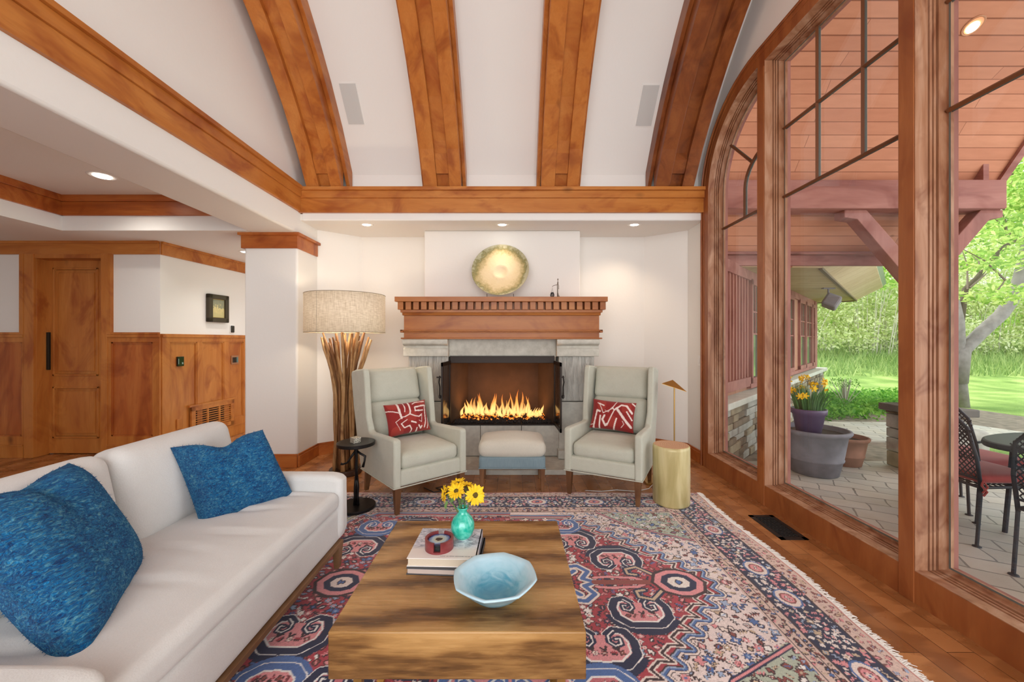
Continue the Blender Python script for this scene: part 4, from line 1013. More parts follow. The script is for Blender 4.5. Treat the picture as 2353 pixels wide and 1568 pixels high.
for i in range(5):
    c_ = thing('coaster', 'glass coaster with an eye print, topmost in the red holder' if i == 4 else 'dark glass coaster stacked in the red holder', 'coaster', (-.262, 1.452, BZ+.0042+i*.0054), group=None if i == 4 else 'coasters under the top one')
    MB().lathe([(.001, 0), (.0415, 0), (.042, .001), (.042, .0044), (.0415, .005), (.001, .005)], 32).build('disc', IRIS if i == 4 else plain('smoke_glass', (18, 30, 32), .15, 0, None, .6), c_)
# vase
VZ = thing('vase', 'small turquoise glass bottle vase standing on the mountain book', 'vase', (-.183, 1.515, BZ))
t = NT('turquoise_glass'); f = t.noise(t.coord(), 60, 4); t.base(t.ramp(f, [(.4, s2l((30, 178, 154))), (.7, s2l((90, 212, 190)))]), .07, 0, .6)
t.b.inputs['Coat Weight'].default_value = .6; t.b.inputs['Subsurface Weight'].default_value = .0; TQ = t.m
MB().lathe([(.001, .004), (.020, .0035), (.030, .010), (.040, .024), (.0462, .045), (.044, .066), (.035, .084), (.022, .097), (.0165, .105), (.0165, .112), (.022, .120), (.0215, .124), (.017, .123), (.013, .112), (.013, .104), (.001, .09)], 40).build('body', TQ, VZ, smooth=True)
MB().lathe([(.001, 0), (.018, 0), (.020, .004), (.001, .004)], 24).build('foot', plain('clear_glass_foot', (190, 214, 210), .1, 0, None, .7), VZ, smooth=True)
YEL = plain('petal_yellow', (250, 200, 20), .6, var=.12); GRN = plain('flower_green', (92, 124, 58), .7, var=.2); CEN = plain('flower_centre', (96, 78, 20), .9, 0, (300, .8))
R = random.Random(9)
def flower(label, base, head, facing, r, mid=None):
    F_ = thing('sunflower', label, 'flower', tuple(base), group=None)
    b0 = Vector(base); hd = Vector(head)-b0; d_ = Vector(facing).normalized()
    mid = Vector(mid)-b0 if mid else hd*.5+Vector((0, 0, .012))
    MB().tube([(0, 0, 0), tuple(mid*.6), tuple(mid), tuple(hd*.9+mid*.1-d_*.006), tuple(hd-d_*.004)], [.0022, .0022, .0022, .0024, .003], 7).build('stem', GRN, F_, smooth=True)
    Q = d_.to_track_quat('Z', 'Y').to_matrix().to_4x4(); M = Matrix.Translation(hd) @ Q
    MB().lathe([(.001, -.006), (r*.35, -.002), (r*.38, .003), (r*.2, .006), (.001, .006)], 16, M=M).build('flower_head', CEN, F_, smooth=True)
    m = MB()
    for ring_, n_ in ((0, 17), (1, 15)):
        for i in range(n_):
            a = 2*PI*(i+ring_*.5)/n_+R.uniform(-.1, .1); L = r*R.uniform(.85, 1.1)*(1-.08*ring_); up = R.uniform(.0, .35)+ring_*.15; wd = r*.14
            c_, s_ = math.cos(a), math.sin(a); P = []
            for (u, w_) in ((.28, .5), (.6, 1.), (.85, .75), (1., .06)):
                z = L*up*u+.002-.004*(u > .9); rr_ = L*u
                P += [(rr_*c_-s_*wd*w_, rr_*s_+c_*wd*w_, z), (rr_*c_, rr_*s_, z+.0015), (rr_*c_+s_*wd*w_, rr_*s_-c_*wd*w_, z)]
            m.add(P, [(k_*3+j, k_*3+j+1, k_*3+j+4, k_*3+j+3) for k_ in range(3) for j in range(2)], 0, M)
    m.build('petals', YEL, F_, smooth=True, recalc=False)
    m = MB()
    for i in range(10):
        a = 2*PI*i/10+.2; c_, s_ = math.cos(a), math.sin(a); L = r*.62; wd = r*.13
        m.add([(.1*L*c_-s_*wd, .1*L*s_+c_*wd, -.005), (.1*L*c_+s_*wd, .1*L*s_-c_*wd, -.005), (L*c_, L*s_, -.001)], [(0, 1, 2)], 0, M)
    m.build('sepals', GRN, F_, recalc=False)
vb = Vector((-.183, 1.515, BZ+.085))
def hp(px, py, y): return ((px-1172)/900.*y, y, 1.2-(py-783)/900.*y)
flower('largest sunflower on the right of the vase, turned right', vb+Vector((.004, -.002, 0)), hp(1091, 1138, 1.50), (.45, -.8, .25), .044)
flower('sunflower in the middle of the bunch, facing up', vb+Vector((-.004, -.003, 0)), hp(1049, 1130, 1.49), (-.15, -.55, .8), .037)
flower('highest sunflower behind the middle one', vb+Vector((0, .004, 0)), hp(1052, 1112, 1.53), (-.1, -.1, 1), .031)
flower('sunflower seen from the side between the tallest and largest', vb+Vector((.004, .004, 0)), hp(1072, 1118, 1.53), (.2, .2, 1), .031)
flower('small drooping sunflower on the left of the bunch', vb+Vector((-.006, 0, 0)), hp(1024, 1135, 1.50), (-.9, -.35, .2), .031, mid=(-.235, 1.508, BZ+.16))
lf = MB()
for (px, py, y) in ((1027, 1150, 1.49), (1034, 1142, 1.49), (1068, 1142, 1.5), (1060, 1146, 1.51), (1022, 1158, 1.485), (1044, 1146, 1.5)):
    c_ = Vector(hp(px, py, y)); d_ = Vector((R.uniform(-1, 1), -.3, R.uniform(-1.2, -.2))).normalized()*.022; s_ = d_.cross(Vector((0, 1, 0))).normalized()*.006
    lf.add([c_, c_+d_*.5+s_, c_+d_, c_+d_*.5-s_], [(0, 1, 2, 3)])
lf.v = [(p_[0]+.183, p_[1]-1.515, p_[2]-BZ) for p_ in lf.v]; lf.build('flower_leaves', GRN, VZ, recalc=False)
# bowl
BW = thing('glass_bowl', 'pale blue frosted glass bowl with a faceted rim on the coffee table', 'bowl', (-.048, 1.247, TZ))
t = NT('frosted_blue_glass'); tc = t.n('ShaderNodeTexCoord'); sp = t.n('ShaderNodeSeparateXYZ'); t.l(tc.outputs['Object'], sp.inputs[0])
f = t.noise(t.coord((1, 1, 3)), 16, 5, 1.6); k = t.math('ADD', t.math('MULTIPLY', sp.outputs[2], 11.), t.math('MULTIPLY', t.math('SUBTRACT', f, .5), .7))
t.base(t.ramp(k, [(.0, s2l((60, 148, 184))), (.2, s2l((92, 168, 196))), (.45, s2l((158, 204, 220))), (.8, s2l((186, 218, 232)))]), .28, 0, .5)
t.b.inputs['Subsurface Weight'].default_value = .0; t.b.inputs['Coat Weight'].default_value = .3; t.bump(t.noise(t.coord(), 400, 2), .1, .001); BWM = t.m
def oct_(t_, r, z):
    k_ = min(1, max(0, (r-.06)/.05)); seg = PI/4; a = ((t_+.2) % seg)-seg/2
    pf = math.cos(seg/2)/math.cos(a)*1.03; wv_ = 1
    return 1+(pf-1)*k_*.62+.012*k_*math.sin(2*t_+.6)
MB().lathe([(.001, .006), (.046, 0), (.049, .004), (.07, .016), (.096, .038), (.118, .062), (.131, .070), (.133, .074), (.128, .077), (.112, .068), (.088, .045), (.062, .022), (.04, .013), (.001, .010)], 96, fn=oct_).build('bowl_body', BWM, BW, smooth=True)

# ---- rug -------------------------------------------------------------------------------
HU, HV, STEP = 1.46, 1.14, .004
nu, nv = int(HU/STEP)+1, int(HV/STEP)+1
gu = np.linspace(0, HU, nu); gv = np.linspace(0, HV, nv); U, V = np.meshgrid(gu, gv, indexing='ij')
def C_(r, g, b_): return np.array(s2l((r, g, b_)))
red = C_(172, 58, 70); pink = C_(222, 146, 150); crm = C_(236, 220, 212); navy = C_(26, 30, 66); blue = C_(78, 110, 168); lbl = C_(158, 176, 204); dk = C_(58, 32, 36); rust = C_(140, 70, 62); tan = C_(200, 176, 148); wht = C_(246, 238, 234); sage = C_(176, 186, 168)
img = None
def win_(u0, v0, r_):
    i0 = max(0, int((u0-r_)/STEP)); i1 = min(nu, int((u0+r_)/STEP)+2); j0 = max(0, int((v0-r_)/STEP)); j1 = min(nv, int((v0+r_)/STEP)+2)
    return slice(i0, i1), slice(j0, j1)
def stroke(pts, wd, col):
    pts = [tuple(p_) for p_ in pts]; us = [p_[0] for p_ in pts]; vs = [p_[1] for p_ in pts]
    cu, cv = (min(us)+max(us))/2, (min(vs)+max(vs))/2; r_ = max(max(us)-min(us), max(vs)-min(vs))/2+wd+.01
    s_ = win_(cu, cv, r_)
    if U[s_].size == 0: return
    img[s_][stroke_mask(U[s_], V[s_], pts, wd)] = col
def poly(pts, col, only=None):
    us = [p_[0] for p_ in pts]; vs = [p_[1] for p_ in pts]; s_ = win_((min(us)+max(us))/2, (min(vs)+max(vs))/2, max(max(us)-min(us), max(vs)-min(vs))/2+.01)
    u, v = U[s_], V[s_]
    if u.size == 0: return
    ins = np.zeros(u.shape, bool); n = len(pts)
    for i in range(n):
        (x1, y1), (x2, y2) = pts[i], pts[(i+1) % n]
        if y1 == y2: continue
        c_ = ((y1 > v) != (y2 > v)) & (u < (x2-x1)*(v-y1)/(y2-y1)+x1); ins ^= c_
    img[s_][ins] = col
R = random.Random(21)
def motif(u, v, s_, pal, line=dk):
    k_ = R.randrange(6); c1 = R.choice(pal); c2 = R.choice(pal)
    a = R.random()*PI
    rot = lambda x, y: (u+(x*math.cos(a)-y*math.sin(a))*s_, v+(x*math.sin(a)+y*math.cos(a))*s_)
    if k_ <= 1:
        n = R.choice((4, 6, 8)); P = []
        for i in range(n*4):
            t_ = 2*PI*i/(n*4); P.append(rot((1+.35*math.cos(n*t_))*math.cos(t_), (1+.35*math.cos(n*t_))*math.sin(t_)))
        Po = [(u+(x-u)*1.28, v+(y-v)*1.28) for x, y in P]; poly(Po, line); poly(P, c1); poly([(u+(x-u)*.4, v+(y-v)*.4) for x, y in P], c2)
    elif k_ == 2:
        P = [rot(-1.2, -.4), rot(-.5, .5), rot(.2, -.2), rot(.9, .5), rot(1.3, -.3)]
        stroke(P, s_*.36, line); stroke(P, s_*.2, c1)
    elif k_ == 3:
        P = [rot(-1, 0), rot(0, -.8), rot(1, 0), rot(0, .8)]; stroke(P+[P[0]], .005, line); poly(P, c1); stroke([rot(-.5, 0), rot(.5, 0)], .003, c2)
    elif k_ == 4:
        P = [rot(-1, -.8), rot(-.6, .6), rot(.1, .1), rot(.6, .9), rot(1, -.2), rot(.4, -.5), rot(0, -.9)]; stroke(P+[P[0]], .0055, line); poly(P, c1)
    else:
        stroke([rot(-1.2, 0), rot(1.2, 0)], .0035, line); 
        for x in (-.8, 0, .8): stroke([rot(x, 0), rot(x+.4, .7)], .0035, line); stroke([rot(x, 0), rot(x+.4, -.7)], .003, c1)
def scatter(test, n, md, smin, smax, pal, line=dk):
    pts = []; tries = 0
    while len(pts) < n and tries < n*40:
        tries += 1; u, v = R.uniform(0, HU), R.uniform(0, HV)
        if not test(u, v): continue
        if any((u-a)**2+(v-b_)**2 < md*md for a, b_ in pts): continue
        pts.append((u, v)); motif(u, v, R.uniform(smin, smax), pal, line)
BD = .36 # border total
fu, fv = HU-BD, HV-BD
inf = lambda u, v: u < fu and v < fv
# spandrel ground varied
def paint_side(left):
    global img
    img = np.zeros((nu, nv, 3)); img[:] = C_(224, 200, 194)
    poly([(0, 0), (fu, 0), (fu, fv), (0, fv)], C_(232, 216, 212))
    poly([(.62, fv), (fu, fv), (fu, .38), (.82, .52)], sage)
    scatter(lambda u, v: inf(u, v) and (u-.35)/.66+v/.74 > .95, 420, .030, .008, .018, [lbl, pink, wht, blue, rust, tan, crm])
    stroke([(.60, fv), (.78, .56), (fu, .40)], .012, navy); stroke([(.60, fv), (.78, .56), (fu, .40)], .005, pink)
    # medallion outline stepped
    med = [(0, .72), (.30, .72)]; k_ = 9
    for i in range(k_):
        u0 = .36+.64*i/k_; v0 = .72-.72*(i/k_)**1.05; u1 = .36+.64*(i+1)/k_; v1 = .72-.72*((i+1)/k_)**1.05
        med += [(u0, v0), (u0+.055, v0+.005), (u0+.025, (v0+v1)/2)]
    med += [(1.0, 0)]
    if left: med = [(0, .76), (.9, .76), (.95, .70), (1.0, .74), (1.06, .6), (1.02, .55), (1.08, .5), (1.08, 0)]
    M_ = med+[(0, 0)]
    for wd, c_ in ((.034, dk), (.031, crm), (.023, dk), (.020, blue), (.012, lbl), (.006, dk)): stroke(med, wd, c_)
    poly(M_, red)
    for wd, c_ in ((.012, crm), (.005, dk)): stroke([(u*.965, v*.965) for u, v in med], wd, c_)
    inm = lambda u, v: ((u-.33)/.63+v/.70 < .97 and v < .68) if not left else (u < 1.04 and v < .72)
    scatter(inm, 900, .028, .008, .017, [pink, crm, blue, lbl, wht, pink, navy, rust], dk)
    # palmettes
    def pal(u0, v0, s_, fl=1, cbig=navy, body=pink, spike=True):
        half = [(0, -.75), (.55, -.72), (.95, -.35), (1., .15), (.82, .55), (.5, .62), (.28, .42), (.25, .15), (.42, -.02), (.62, .05), (.62, .28), (.48, .26)]
        T = lambda x, y: (u0+x*s_, v0+fl*y*s_)
        L = [T(-x, y) for x, y in half][::-1]; Rr = [T(x, y) for x, y in half]
        P = L+Rr
        body_ = [T(x, y) for x, y in half[:7]]+[T(-x, y) for x, y in half[:7]][::-1]
        if spike:
            for i in range(28):
                a = -PI*.12-PI*.76*i/27 if fl > 0 else PI*.12+PI*.76*i/27
                a0 = (u0+1.0*s_*math.cos(a)*1.0, v0+.72*s_*math.sin(a)*1.1); a1 = (u0+1.38*s_*math.cos(a+.12), v0+1.12*s_*math.sin(a+.12)*1.1)
                stroke([a0, a1], .008, cbig)
        stroke(P, .026, wht); stroke(P, .022, cbig); poly(body_, body)
        inner = [(u0+(x-u0)*.86, v0+(y-v0)*.86) for x, y in P]
        stroke(P, .013, cbig); stroke([(u0+(x-u0)*.84, v0+(y-v0)*.84) for x, y in body_[:7]]+[], .004, wht); stroke([(u0+(x-u0)*.84, v0+(y-v0)*.84) for x, y in body_[7:]], .004, wht)
        stroke([T(x, y) for x, y in half[5:]], .012, cbig); stroke([T(-x, y) for x, y in half[5:]], .012, cbig)
        stroke([T(x, y) for x, y in half[5:]], .003, wht); stroke([T(-x, y) for x, y in half[5:]], .003, wht)
        for x in (-.55, -.28, 0, .28, .55):
            motif(u0+x*s_, v0-fl*.30*s_, .010, [red, rust, crm])
        for x in (-.4, 0, .4): stroke([T(x-.08, -.1), T(x+.05, -.2), T(x+.1, -.05)], .005, dk)
    pal(.575, .20, .115, -1); pal(.36, .40, .125, -1); pal(.10, .55, .13, 1, blue); 
    if left: pal(.88, .33, .125, -1); pal(.84, .58, .10, 1, blue); pal(.60, .58, .10, -1, navy, C_(196, 112, 120))
    else: pal(.33, .60, .09, 1, blue, C_(196, 112, 120))
    # blue scrolls along axis
    for sc_ in (1,):
        P = [(.42, .0), (.36, .03), (.40, .09), (.35, .14), (.29, .13), (.27, .09), (.30, .07), (.33, .095)]
        stroke(P, .026, dk); stroke(P, .022, crm); stroke(P, .012, blue)
        P = [(.42, .035), (.50, .045), (.62, .035), (.68, 0)]; stroke(P, .014, dk); stroke(P, .009, pink); stroke([(.42, 0), (.68, 0)], .018, rust)
        P = [(.74, .05), (.70, .09), (.66, .13), (.60, .11), (.60, .07), (.64, .06)]; stroke(P, .018, navy); stroke(P, .007, tan)
    D = [(.70, 0), (.83, .13), (.96, 0)]
    dia = [(.70, 0), (.735, .075), (.80, .105), (.86, .105), (.925, .075), (.96, 0)]
    poly(dia+[(.96, -.01), (.70, -.01)], pink); stroke(dia, .008, dk)
    dd_ = [(.83+(x-.83)*.68, y*.68) for x, y in dia]; poly(dd_+[(dd_[-1][0], -.01), (dd_[0][0], -.01)], navy)
    dd_ = [(.83+(x-.83)*.42, y*.42) for x, y in dia]; poly(dd_+[(dd_[-1][0], -.01), (dd_[0][0], -.01)], crm); motif(.83, 0, .018, [pink, blue])
    # centre medallion
    for r_, c_ in ((.30, navy), (.285, crm), (.27, blue), (.22, pink), (.15, navy), (.10, crm), (.05, rust)):
        poly([(0, 0), (r_, 0), (r_*.85, r_*.5), (r_*.5, r_*.85), (0, r_)], c_)
    # border
    def band(o0, o1, col):
        mk = ((U > HU-o1) | (V > HV-o1)) & ((U <= HU-o0) & (V <= HV-o0)); img[mk] = col
    band(.0, .36, C_(216, 190, 178)); band(0, .012, C_(196, 130, 118)); band(.085, .27, navy); band(.083, .089, dk); band(.268, .274, dk); band(.30, .304, dk); band(.345, .35, dk)
    ib = lambda a, b_: (lambda u, v: (u > HU-b_ or v > HV-b_) and u <= HU-a and v <= HV-a)
    # dense leafwork on navy
    scatter(ib(.10, .255), 900, .0215, .009, .015, [crm, pink, lbl, wht, pink, crm, tan], navy)
    for i in range(40):
        pass
    for k_ in range(6):
        for (u, v) in (((.20+.42*k_), HV-.178), (HU-.178, .12+.42*k_)):
            if u > HU-.1 or v > HV-.1: continue
            P = [(u+.062*math.cos(2*PI*i/16)*(1.15 if v > fv else .8), v+.05*math.sin(2*PI*i/16)*(1 if v > fv else 1.3)) for i in range(16)]
            poly(P, crm); stroke(P+[P[0]], .004, blue); poly([(u+(x-u)*.55, v+(y-v)*.55) for x, y in P], pink); stroke([(u+(x-u)*.55, v+(y-v)*.55) for x, y in P], .004, rust); motif(u, v, .012, [blue, crm])
    scatter(ib(.018, .075), 330, .022, .006, .009, [pink, tan, lbl, rust], C_(120, 70, 64)); scatter(ib(.276, .298), 200, .018, .004, .007, [rust, blue, tan], dk); scatter(ib(.308, .340), 260, .020, .006, .009, [rust, blue, tan, pink], dk)
    return img
img_r = paint_side(False); img_l = paint_side(True)
# yarn noise
full = np.concatenate([img_l[::-1], img_r[1:]], 0); full = full*(1+np.random.uniform(-.12, .10, (full.shape[0], nv, 1))); full = np.concatenate([full[:, ::-1], full[:, 1:]], 1)
NU, NV = full.shape[:2]
gu2 = np.concatenate([-gu[::-1], gu[1:]]); gv2 = np.concatenate([-gv[::-1], gv[1:]])
UU, VV = np.meshgrid(gu2, gv2, indexing='ij')
ex = np.clip((np.abs(UU)-1.2)/.26, 0, 1)
XX = UU+.012*np.sin(VV*5+1)*ex*np.sign(UU); YY = VV+.006*np.sin(UU*4)*np.clip((np.abs(VV)-.9)/.24, 0, 1)
# abrash: slow colour drift of the yarn
ab = 1+.06*np.sin(VV*7+np.sin(UU*2))+.04*np.sin(UU*9)
ZZ = .009+.0008*np.sin(UU*31)*np.sin(VV*27)
co = np.stack([XX, YY, ZZ], -1).reshape(-1, 3).astype(np.float32)
me = bpy.data.meshes.new('rug')
idx = np.arange(NU*NV).reshape(NU, NV); q = np.stack([idx[:-1, :-1], idx[1:, :-1], idx[1:, 1:], idx[:-1, 1:]], -1).reshape(-1, 4)
nq = len(q); me.vertices.add(NU*NV); me.vertices.foreach_set('co', co.ravel()); me.loops.add(nq*4); me.loops.foreach_set('vertex_index', q.ravel().astype(np.int32))
me.polygons.add(nq); me.polygons.foreach_set('loop_start', np.arange(0, nq*4, 4, dtype=np.int32)); me.polygons.foreach_set('loop_total', np.full(nq, 4, dtype=np.int32)); me.update(calc_edges=True)
RUGM = vcol_mat('hand_knotted_wool', .95, 420, .5, .3, .16); me.materials.append(RUGM)
RG = thing('rug', 'red, navy and cream oriental rug with white fringe under the seating', 'rug', (0, 1.93, 0))
ro_ = bpy.data.objects.new('pile', me); COL.objects.link(ro_); ro_.parent = RG; set_cols(ro_, np.clip(full*1.16*ab[..., None]+.006, 0, 1).reshape(-1, 3))
MB().box(-HU+.012, HU-.012, -HV+.008, HV-.008, .0005, .0075).build('backing', plain('rug_backing', (150, 110, 100), .9), RG)
FRM = plain('cotton_fringe', (232, 226, 218), .95)
for sgn in (-1, 1):
    m = MB(); R2 = random.Random(4)
    for i in range(760):
        v = -HV+2*HV*i/760.; x0 = sgn*(HU+.012*math.sin(v*5+1)-.004); L = R2.uniform(.022, .05); dv = R2.uniform(-.014, .014)
        m.tube([(x0, v, .007), (x0+sgn*L*.5, v+dv*.6, R2.uniform(.005, .010)), (x0+sgn*L, v+dv*1.4, .003)], [.0030, .0026, .0012], 4)
    o = m.build('fringe', FRM, RG, recalc=False); o['kind'] = 'stuff'
# ---- floor register and cords ------------------------------------------------------------
VN = thing('floor_register', 'black cast floor vent in the oak floor near the window', 'floor vent', (1.715, 2.52, 0))
VM = plain('black_register', (52, 50, 50), .5, .5)
m = MB(); hx, hy = .083, .165
m.box(-hx, hx, -hy, -hy+.03, .0, .004); m.box(-hx, hx, hy-.03, hy, .0, .004); m.box(-hx, -hx+.028, -hy, hy, 0, .004); m.box(hx-.028, hx, -hy, hy, 0, .004); m.build('frame', VM, VN)
m = MB()
for i in range(7):
    y = -hy+.05+i*.038
    for x in (-.036, -.012, .012, .036):
        m.tube([(x+.012*math.cos(a), y+.013*math.sin(a), .003) for a in [2*PI*k/8 for k in range(9)]], .0022, 4)
m.build('scroll_grate', VM, VN); MB().box(-hx+.02, hx-.02, -hy+.02, hy-.02, .0003, .0012).build('dark_well', plain('well_black', (8, 8, 8), .9), VN)  # flat black sheet stands in for the shade inside the duct
tag(MB().tube([(-.70, 3.18, .006), (-.60, 3.08, .006), (-.50, 3.13, .01), (-.53, 3.2, .012), (-.60, 3.17, .006), (-.50, 3.09, .006), (-.42, 3.14, .006), (-.40, 3.3, .006)], .004, 6).build('black_power_cord', plain('black_rubber', (24, 24, 26), .5), smooth=True), 'black looping power cord on the floor behind the left armchair', 'cord')
tag(MB().tube([(.60, 3.12, .006), (.72, 3.10, .006), (.85, 3.13, .006), (1.0, 3.10, .006), (1.12, 3.16, .006), (1.2, 3.27, .006)], .003, 6).build('white_power_cord', plain('white_rubber', (220, 220, 216), .4), smooth=True), 'thin white cord on the floor under the right armchair', 'cord')

# ---- hall wall objects ---------------------------------------------------------------------
def wall_thing(nm, lab, cat, s_, z, d0=.0): 
    p_ = PS(s_, z, d0); o = thing(nm, lab, cat, p_); o.rotation_euler = (0, 0, math.atan2(dirS.y, dirS.x)); return o
# local: x along wall (away), -y out into the room
sp0 = s_of(496)
PC = wall_thing('framed_picture', 'small landscape picture in a thick dark frame on the hall wall', 'picture', sp0, 1.585)
fm = plain('dark_olive_frame', (58, 48, 28), .4, .1); hw_, hh_ = .145, .165
m = MB()
for (a, b_, c1_, d1_) in ((-hw_, hw_, hh_-.055, hh_), (-hw_, hw_, -hh_, -hh_+.055), (-hw_, -hw_+.055, -hh_, hh_), (hw_-.055, hw_, -hh_, hh_)): m.box(a, b_, -.05, -.002, c1_, d1_)
m.build('frame', fm, PC, bevel=.008)
t = NT('painted_landscape'); tc = t.n('ShaderNodeTexCoord'); sp = t.n('ShaderNodeSeparateXYZ'); t.l(tc.outputs['Object'], sp.inputs[0]); f = t.noise(t.coord(), 30, 4)
t.base(t.ramp(t.math('ADD', t.math('MULTIPLY', sp.outputs[2], 3.5), t.math('MULTIPLY', f, .9)), [(.2, s2l((196, 186, 130))), (.45, s2l((216, 200, 140))), (.55, s2l((150, 150, 120))), (.9, s2l((130, 134, 116)))]), .5)
MB().box(-hw_+.05, hw_-.05, -.03, -.02, -hh_+.05, hh_-.05).build('canvas', t.m, PC)
m = MB()
for (a, b_, c1_, d1_) in ((-.094, .094, .106, .112), (-.094, .094, -.112, -.106), (-.096, -.09, -.112, .112), (.09, .096, -.112, .112)): m.box(a, b_, -.035, -.028, c1_, d1_)
m.build('gilt_slip', plain('gilt', (190, 160, 84), .3, .8), PC)
TH = wall_thing('thermostat', 'oval black thermostat on the hall wall near the pillar', 'thermostat', s_of(532), 1.345)
m = MB(); m.soft(-.028, .028, -.022, -.002, -.044, .044, .026, n=10); m.build('body', plain('thermo_black', (34, 30, 24), .3), TH, smooth=True)
m = MB(); m.soft(-.033, .033, -.012, -.001, -.05, .05, .028, n=8); m.build('bezel', WHT, TH, smooth=True)
KP = wall_thing('wall_keypad', 'small black square keypad in the hall wainscot', 'keypad', s_of(411), .975, .008)
m = MB(); m.box(-.038, .038, -.016, 0, -.052, .052); m.build('body', plain('gloss_black', (16, 14, 12), .12), KP, bevel=.003)
m = MB(); m.box(-.03, -.024, -.018, -.015, -.03, .03); m.box(.012, .026, -.018, -.015, -.03, -.01); m.build('light_strip', plain('steel_grey', (150, 170, 176), .3, .5), KP)
SWT = wall_thing('switch_plate', 'bronze plate of three black switches in the hall wainscot', 'light switch', s_of(537.5), .955, .008)
MB().box(-.06, .06, -.01, 0, -.055, .055).build('plate', plain('copper_plate', (168, 120, 88), .35, .5), SWT, bevel=.003)
for i, x in enumerate((-.03, .0, .03)): MB().box(x-.010, x+.010, -.016, -.01, -.033, .033).build('rocker', plain('rocker_dark' if i < 2 else 'rocker_teal', (18, 12, 10) if i < 2 else (90, 120, 118), .3), SWT)
OL = wall_thing('outlet_cover', 'small wooden outlet cover low in the hall wainscot', 'outlet', s_of(409), .30, .008)
MB().box(-.03, .03, -.012, 0, -.055, .055).build('cover', W['Z'], OL, bevel=.003)
SW2 = thing('wall_switch', 'white switch plate on the wall beside the arched window', 'light switch', (1.871, 3.86, 1.0))
MB().box(-.008, 0, -.028, .028, -.05, .05).build('plate', WHT, SW2, bevel=.002); MB().box(-.012, -.008, -.012, .012, -.026, .026).build('rocker', WHT, SW2, bevel=.001)

# ================================================================== OUTSIDE
PZ = -.2
def ground_z(x, y): return PZ+.0 if y < 11 else PZ+.9*min(1, (y-11)/7.)**1.3+max(0, y-21)*.42
t = NT('patio_pavers'); v = t.coord((1, 1, 1), (0, 0, .55)); nn = t.n('ShaderNodeTexNoise'); nn.inputs['Scale'].default_value = 3; t.l(v, nn.inputs['Vector'])
mxv = t.n('ShaderNodeMix', data_type='VECTOR'); mxv.inputs[0].default_value = .10; t.l(v, mxv.inputs[4]); t.l(nn.outputs['Color'], mxv.inputs[5])
br = t.n('ShaderNodeTexBrick'); br.offset = .45
for k_, val in (('Scale', 1), ('Mortar Size', .006), ('Mortar Smooth', .3), ('Brick Width', .27), ('Row Height', .17), ('Bias', 0.)): br.inputs[k_].default_value = val
br.inputs['Color1'].default_value = (*s2l((172, 168, 158)), 1); br.inputs['Color2'].default_value = (*s2l((204, 196, 182)), 1); br.inputs['Mortar'].default_value = (*s2l((88, 82, 76)), 1)
t.l(mxv.outputs[1], br.inputs['Vector']); t.base(t.mix(.35, br.outputs['Color'], t.ramp(t.noise(t.coord(), 3, 4), [(.3, s2l((180, 170, 150))), (.7, s2l((200, 202, 200)))])), .75, 0, .3)
t.bump(br.outputs['Fac'], .5, -.01); PAV = t.m
struct(MB().box(2.02, 7.0, -3, 4.55, PZ-.1, PZ).build('patio', PAV), 'grey stone paver patio outside the window', 'patio')
struct(MB().box(2.02, 2.34, -3, 4.3, PZ, PZ+.06).build('patio_kerb', plain('pale_concrete', (196, 194, 184), .8, 0, (40, .3)), bevel=.01), 'pale concrete strip along the foot of the window', 'kerb')
# garden ground as grid
def gmesh(x0, x1, y0, y1, n, zf, name, mat):
    m = MB(); V = []; 
    for i in range(n+1):
        for j in range(n+1):
            x = x0+(x1-x0)*i/n; y = y0+(y1-y0)*j/n; V.append((x, y, zf(x, y)))
    m.add(V, [(i*(n+1)+j, (i+1)*(n+1)+j, (i+1)*(n+1)+j+1, i*(n+1)+j+1) for i in range(n) for j in range(n)]); return m.build(name, mat, smooth=True)
t = NT('lawn_green'); f = t.noise(t.coord(), 1.4, 5); f2 = t.noise(t.coord(), 60, 3)
c = t.ramp(t.math('ADD', t.math('MULTIPLY', f, .7), t.math('MULTIPLY', f2, .3)), [(.36, s2l((106, 136, 70))), (.5, s2l((138, 166, 90))), (.64, s2l((172, 190, 116)))]); t.base(c, .9, 0, .1); t.bump(f2, .8, .03); LAWN = t.m
struct(gmesh(2, 46, 4.55, 34, 30, lambda x, y: ground_z(x, y)-.02, 'lawn', LAWN), 'bright green lawn rising towards the thicket', 'lawn')
MUL = plain('mulch_gravel', (128, 116, 102), .95, 0, (50, 1.), var=.35)
struct(MB().prism([(2.1, 4.5), (5.6, 4.5), (6.2, 5.35), (9.5, 5.6), (9.5, 8.1), (7.5, 7.6), (2.1, 7.3)], 'z', PZ-.05, PZ-.006).build('mulch_bed', MUL), 'brown mulch and gravel bed beyond the patio', 'garden bed')
struct(MB().prism([(4.2, 5.45), (7.2, 5.3), (7.8, 5.9), (7.6, 6.6), (4.9, 6.75)], 'z', PZ-.05, PZ+.012).build('garden_path', PAV), 'pale stone path beyond the mulch bed', 'path')
